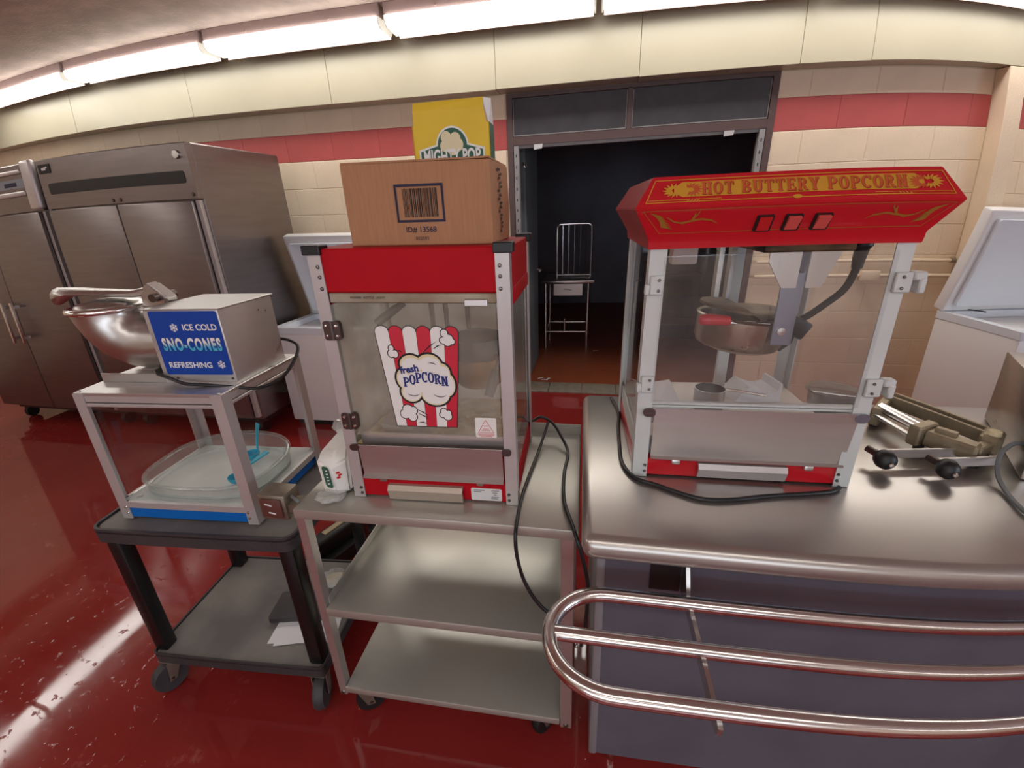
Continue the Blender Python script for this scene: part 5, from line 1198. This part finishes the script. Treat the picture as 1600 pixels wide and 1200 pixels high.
bm = nb(); box(bm, 0, 0.34, 0, 0.40, 0.0, 0.215, 0.006, 2); obj('housing', bm, M['steel'], t)
bm = nb(); box(bm, 0.07, 0.31, 0.05, 0.35, 0.214, 0.225, 0.008, 2); obj('top_plate', bm, M['steel'], t)
bm = nb(); tube(bm, smooth_path([(0.09, 0.12, 0.222), (0.10, 0.10, 0.245), (0.20, 0.10, 0.245), (0.21, 0.12, 0.222)], 5), 0.006, 8); obj('lid_handle', bm, M['hinge'], t)
bm = nb(); box(bm, 0.02, 0.32, -0.012, 0.002, 0.02, 0.19, 0.004, 2); obj('front_panel', bm, M['steel_h'], t)
wa = [(1.045, 1.128, 0.985), (1.005, 1.118, 0.992), (0.975, 1.108, 0.968), (0.955, 1.076, 0.935), (0.94, 1.02, 0.919), (0.927, 0.95, 0.918), (0.93, 0.87, 0.918)]
bm = nb(); tube(bm, smooth_path([Matrix.Rotation(R(-ang), 3, 'Z') @ (Vector(p) - Vector((1.022, 1.085, 0.9115))) for p in wa], 7), 0.0055, 8); obj('power_cord', bm, M['grey_cable'], t, 60)

# ==================================================================== SNO-CONE MACHINE
sn = thing('sno_cone_machine', 'sno-cone machine with blue sign and cast hopper on the black cart', 'sno-cone machine', (-1.418, 0.875, 0.705), 4.0)
W3, D3 = 0.455, 0.36
z3 = lambda z: z - 0.705
for x, y, sx, sy in ((0, 0, 1, 1), (W3, 0, -1, 1), (0, D3, 1, -1), (W3, D3, -1, -1)):
    bm = nb(); angle_post(bm, x, y, 0.033, sx, sy, 0.0, z3(1.122)); po = obj('post', bm, M['alu'], sn, 0)
    if sy > 0:
        for zz in (0.748, 0.728): screw(po, x + sx * 0.024, y - 0.0002, z3(zz), 0.005, M['chrome'])
        bm = nb(); lathe(bm, [(0, 0.004), (0.005, 0.003), (0.006, 0)], (x + sx * 0.012, 0.012, z3(1.1245)), 10); obj('screw', bm, M['chrome'], po)
bm = nb(); box(bm, 0.002, W3 - 0.002, 0.002, D3 - 0.002, z3(1.115), z3(1.1245), 0.001, 1); obj('top_plate', bm, M['alu_b'], sn, 0)
for nm, a in (('front_rail', (0.033, W3 - 0.033, 0.003, 0.016)), ('back_rail', (0.033, W3 - 0.033, D3 - 0.016, D3 - 0.003)), ('side_rail', (0.003, 0.016, 0.033, D3 - 0.033)), ('side_rail', (W3 - 0.016, W3 - 0.003, 0.033, D3 - 0.033))):
    bm = nb(); box(bm, a[0], a[1], a[2], a[3], z3(1.096), z3(1.116), 0.001, 1)
    xa, xb = (a[0], a[1]); ya, yb_ = (a[2], a[3])
    if nm != 'side_rail': box(bm, xa, xb, ya - 0.003 if nm == 'front_rail' else ya, yb_, z3(1.083), z3(1.093), 0.002, 1)
    else: box(bm, xa, xb, ya, yb_, z3(1.083), z3(1.093), 0.002, 1)
    obj(nm, bm, M['alu'], sn)
bm = nb(); box(bm, 0.012, W3 - 0.012, 0.004, D3 - 0.004, 0.003, z3(0.745), 0.002, 1); obj('blue_base', bm, M['sno_blue'], sn)
bm = nb(); box(bm, 0.033, W3 - 0.033, 0.001, 0.012, z3(0.745), z3(0.765)); box(bm, W3 - 0.012, W3 - 0.001, 0.033, D3 - 0.033, z3(0.745), z3(0.765)); box(bm, 0.001, 0.012, 0.033, D3 - 0.033, z3(0.745), z3(0.765)); obj('sill', bm, M['alu'], sn)
bm = nb(); box(bm, 0.01, W3 - 0.01, 0.012, D3 - 0.008, z3(0.752), z3(0.764)); obj('deck', bm, M['pan_white'], sn, 0)
bm = nb(); box(bm, 0.033, W3 - 0.033, 0.012, 0.016, z3(0.766), z3(1.094)); obj('front_pane', bm, M['glass'], sn, 0)
bm = nb(); box(bm, 0.012, 0.016, 0.033, D3 - 0.033, z3(0.766), z3(1.094)); obj('side_pane', bm, M['glass'], sn, 0)
bm = nb(); box(bm, W3 - 0.016, W3 - 0.012, 0.033, D3 - 0.033, z3(0.766), z3(1.094)); obj('side_pane', bm, M['glass'], sn, 0)
# pan with clear raised rim
def ell(rx_, ry_, z, n=44):
    out = []
    for k in range(n):
        c_, s_ = math.cos(2 * math.pi * k / n), math.sin(2 * math.pi * k / n)
        e_ = 0.55 if s_ < 0 else 0.9                      # squarer along the front pane
        out.append((0.228 + rx_ * math.copysign(abs(c_) ** e_, c_), 0.182 + ry_ * math.copysign(abs(s_) ** e_, s_), z + (0.012 * s_ if z > z3(0.8) else 0)))
    return out
bm = nb(); loft(bm, [ell(0.195, 0.150, z3(0.766)), ell(0.198, 0.153, z3(0.776)), ell(0.194, 0.149, z3(0.776)), ell(0.188, 0.143, z3(0.769))]); obj('ice_pan', bm, M['pan_white'], sn)
bm = nb(); loft(bm, [ell(0.200, 0.155, z3(0.766)), ell(0.203, 0.158, z3(0.815)), ell(0.201, 0.156, z3(0.815)), ell(0.198, 0.153, z3(0.766))], True, False); obj('clear_band', bm, M['clear'], sn, 60)
bm = nb(); tube(bm, [Vector(p) for p in ell(0.203, 0.158, z3(0.818))], 0.006, 10, closed=True); obj('clear_rim', bm, M['clear'], sn, 60)
bm = nb(); lathe(bm, [(0.008, 0.0), (0.011, 0.002), (0.011, 0.006), (0.008, 0.007)], (0.05, 0.03, z3(0.7645)), 16, cap=True); obj('drain_ring', bm, M['clear'], sn)
# head
bm = nb(); box(bm, 0.01, 0.44, 0.087, 0.312, z3(1.1245), z3(1.131)); box(bm, 0.012, 0.225, 0.085, 0.088, z3(1.1245), z3(1.151), 0.001, 1); obj('base_plate', bm, M['alu_b'], sn, 0)
bm = nb(); box(bm, 0.218, 0.441, 0.086, 0.310, z3(1.128), z3(1.334), 0.004, 2); hd = obj('motor_housing', bm, M['alu'], sn)
bm = nb(); box(bm, 0.214, 0.445, 0.082, 0.314, z3(1.333), z3(1.3365), 0.001, 1); obj('housing_top', bm, M['alu_b'], hd)
FS = Frame((0, 0.0858, 0), (1, 0, 0), (0, 0, 1))
bm = nb(); poly(bm, FS, rrect(0.234, 0.436, z3(1.150), z3(1.330), 0.006), 0.0008); obj('sign', bm, M['sno_sign'], sn, 0)
sgn = bpy.data.objects['sign']
def sx_(px): return 0.234 + (px - 95) / (1020 - 95) * 0.202
text('lettering', 'ICE COLD', FS, 0.326, z3(1.277), 0.100, 0.018, M['white_print'], sgn, 0.0014, 0.025)
text('lettering_shadow', 'SNO-CONES', FS, 0.2485, z3(1.2175), 0.178, 0.040, M['ink'], sgn, 0.0012, 0.065, 1.2)
text('snow_lettering', 'SNO-CONES', FS, 0.250, z3(1.219), 0.176, 0.038, M['sno_letters'], sgn, 0.0016, 0.045, 1.2)
text('lettering', 'REFRESHING', FS, 0.250, z3(1.170), 0.130, 0.017, M['white_print'], sgn, 0.0014, 0.022)
for cx, cz in ((0.300, 1.285), (0.409, 1.180)):
    bm = nb(); r_ = 0.012
    for k in range(6):
        a = R(60 * k + 30); c_, s_ = math.cos(a), math.sin(a); P = lambda q, w: (cx + q * c_ - w * s_, z3(cz) + q * s_ + w * c_)
        stroke(bm, FS, [P(0, 0), P(r_, 0)], 0.0022, 0.0014)
        for w in (-1, 1): stroke(bm, FS, [P(r_ * 0.45, 0), P(r_ * 0.8, w * r_ * 0.32)], 0.0016, 0.0014)
    obj('snowflake', bm, M['white_print'], sgn, 0)
for x in (0.262, 0.43): screw(hd, x, 0.0858, z3(1.139), 0.004, M['screw'])
for y, zz in ((0.24, 1.30), (0.27, 1.292)):
    bm = nb(); cyl(bm, (0.4405, y, z3(zz)), (0.4415, y, z3(zz)), 0.0025, 8); obj('rivet', bm, M['blackp'], hd)
# hopper: round mouth that bends into the housing
bm = nb(); rings = []
N_ = 28
keys = [((-0.002, 0.2, 1.318), 0.104, 0), ((0.002, 0.2, 1.300), 0.101, 6), ((0.016, 0.2, 1.268), 0.098, 18), ((0.045, 0.2, 1.235), 0.094, 38), ((0.09, 0.2, 1.218), 0.088, 60), ((0.14, 0.2, 1.212), 0.084, 78), ((0.217, 0.2, 1.212), 0.080, 90)]
for c, r_, a in keys:
    q_ = Matrix.Rotation(R(-a), 3, 'Y')
    rings.append([Vector((c[0], c[1], z3(c[2]))) + q_ @ Vector((r_ * math.cos(2 * math.pi * k / N_), r_ * math.sin(2 * math.pi * k / N_), 0)) for k in range(N_)])
loft(bm, rings); hp = obj('hopper', bm, M['cast'], sn, 60)
bm = nb(); lathe(bm, [(0.100, 1.315), (0.112, 1.317), (0.115, 1.324), (0.112, 1.331), (0.100, 1.333), (0.092, 1.331), (0.092, 1.317)], (0, 0.2, -0.705), 36); obj('hopper_ring', bm, M['chrome'], hp, 60)
bm = nb(); lathe(bm, [(0.0, 1.348), (0.05, 1.345), (0.085, 1.338), (0.091, 1.331), (0.091, 1.326), (0.0, 1.326)], (0, 0.2, -0.705), 30); obj('pusher_lid', bm, M['cast'], hp, 60)
# lever casting over the lid
bm = nb(); rings = []
for x, zz, hw, th in ((-0.185, 1.345, 0.020, 0.022), (-0.175, 1.355, 0.032, 0.030), (-0.145, 1.364, 0.036, 0.020), (-0.105, 1.368, 0.042, 0.014), (-0.05, 1.366, 0.036, 0.012), (0.02, 1.362, 0.032, 0.013), (0.09, 1.358, 0.026, 0.014), (0.13, 1.362, 0.022, 0.016), (0.158, 1.366, 0.020, 0.018)):
    rings.append([(x, 0.2 + hw * math.cos(R(a)), z3(zz) + th * math.sin(R(a)) * (1 if math.sin(R(a)) > 0 else 0.6)) for a in range(0, 360, 30)])
loft(bm, rings); lv = obj('lever', bm, M['cast'], sn, 60)
bm = nb(); prism(bm, [(0.125, z3(1.325)), (0.205, z3(1.325)), (0.215, z3(1.35)), (0.19, z3(1.372)), (0.165, z3(1.393)), (0.15, z3(1.39)), (0.128, z3(1.355))], 'y', 0.178, 0.222); bmesh.ops.bevel(bm, geom=list(bm.edges), offset=0.006, segments=2, affect='EDGES'); obj('pivot_bracket', bm, M['cast'], sn, 50)
bm = nb(); cyl(bm, (0.185, 0.16, z3(1.352)), (0.185, 0.24, z3(1.352)), 0.012, 14); obj('pivot_pin', bm, M['hinge'], sn, 50)
bm = nb(); box(bm, 0.10, 0.145, 0.13, 0.27, z3(1.1315), z3(1.15), 0.003, 1); obj('hopper_foot', bm, M['cast'], sn)
for zz in (1.153, 1.143):
    bm = nb(); box(bm, 0.015, 0.055, 0.19, 0.20, z3(zz), z3(zz) + 0.005, 0.001, 1); obj('spout_tab', bm, M['alu_b'], sn)
# sno machine cord
wc = [(0.205, 0.082, z3(1.152)), (0.25, 0.072, z3(1.143)), (0.31, 0.055, z3(1.134)), (0.38, 0.06, z3(1.128)), (0.44, 0.07, z3(1.120)), (0.485, 0.10, z3(1.105)), (0.515, 0.16, z3(1.11)), (0.52, 0.23, z3(1.14)), (0.505, 0.29, z3(1.17)), (0.47, 0.31, z3(1.185)), (0.43, 0.318, z3(1.19))]
bm = nb(); tube(bm, smooth_path(wc, 7), 0.0048, 8); obj('power_cord', bm, M['cable'], sn, 60)
# blue scoops inside the case
O3 = Vector((-1.418, 0.875, 0.705)); Rs = Matrix.Rotation(R(4), 3, 'Z')
def scoop(lx, ly, lz, yaw, tiltdeg, label):
    t = thing('ice_scoop', label, 'scoop', O3 + Rs @ Vector((lx, ly, lz)), yaw, 'blue scoops in the sno-cone case')
    rt = Matrix.Rotation(R(tiltdeg), 4, 'Y')
    bm = nb(); bmesh.ops.create_uvsphere(bm, u_segments=16, v_segments=10, radius=0.026)
    bmesh.ops.delete(bm, geom=[v for v in bm.verts if v.co.z > 0.006], context='VERTS'); bmesh.ops.solidify(bm, geom=bm.faces[:], thickness=0.0015)
    bm.transform(Matrix.Translation((0, 0, 0.026))); bm.transform(Matrix.Identity(4)); obj('bowl', bm, M['scoop_blue'], t, 50)
    bm = nb(); P = [(0.022, 0, 0.032), (0.045, 0, 0.036), (0.08, 0, 0.036), (0.115, 0, 0.036)]; wv = [0.006, 0.006, 0.008, 0.012]
    b3 = nb(); loft(b3, [[(p[0], -w, p[2] - 0.002), (p[0], w, p[2] - 0.002), (p[0], w, p[2] + 0.002), (p[0], -w, p[2] + 0.002)] for p, w in zip(P, wv)])
    b3.transform(Matrix.Translation((0.022, 0, 0.032)) @ Matrix.Rotation(R(-tiltdeg), 4, 'Y') @ Matrix.Translation((-0.022, 0, -0.032))); bm.free(); obj('handle', b3, M['scoop_blue'], t, 50)
scoop(0.32, 0.115, z3(0.7695), 75, 10, 'blue ice scoop lying in the pan behind the front post')
scoop(0.27, 0.255, z3(0.7695), 60, 75, 'blue ice scoop standing upright in the back of the sno-cone case')
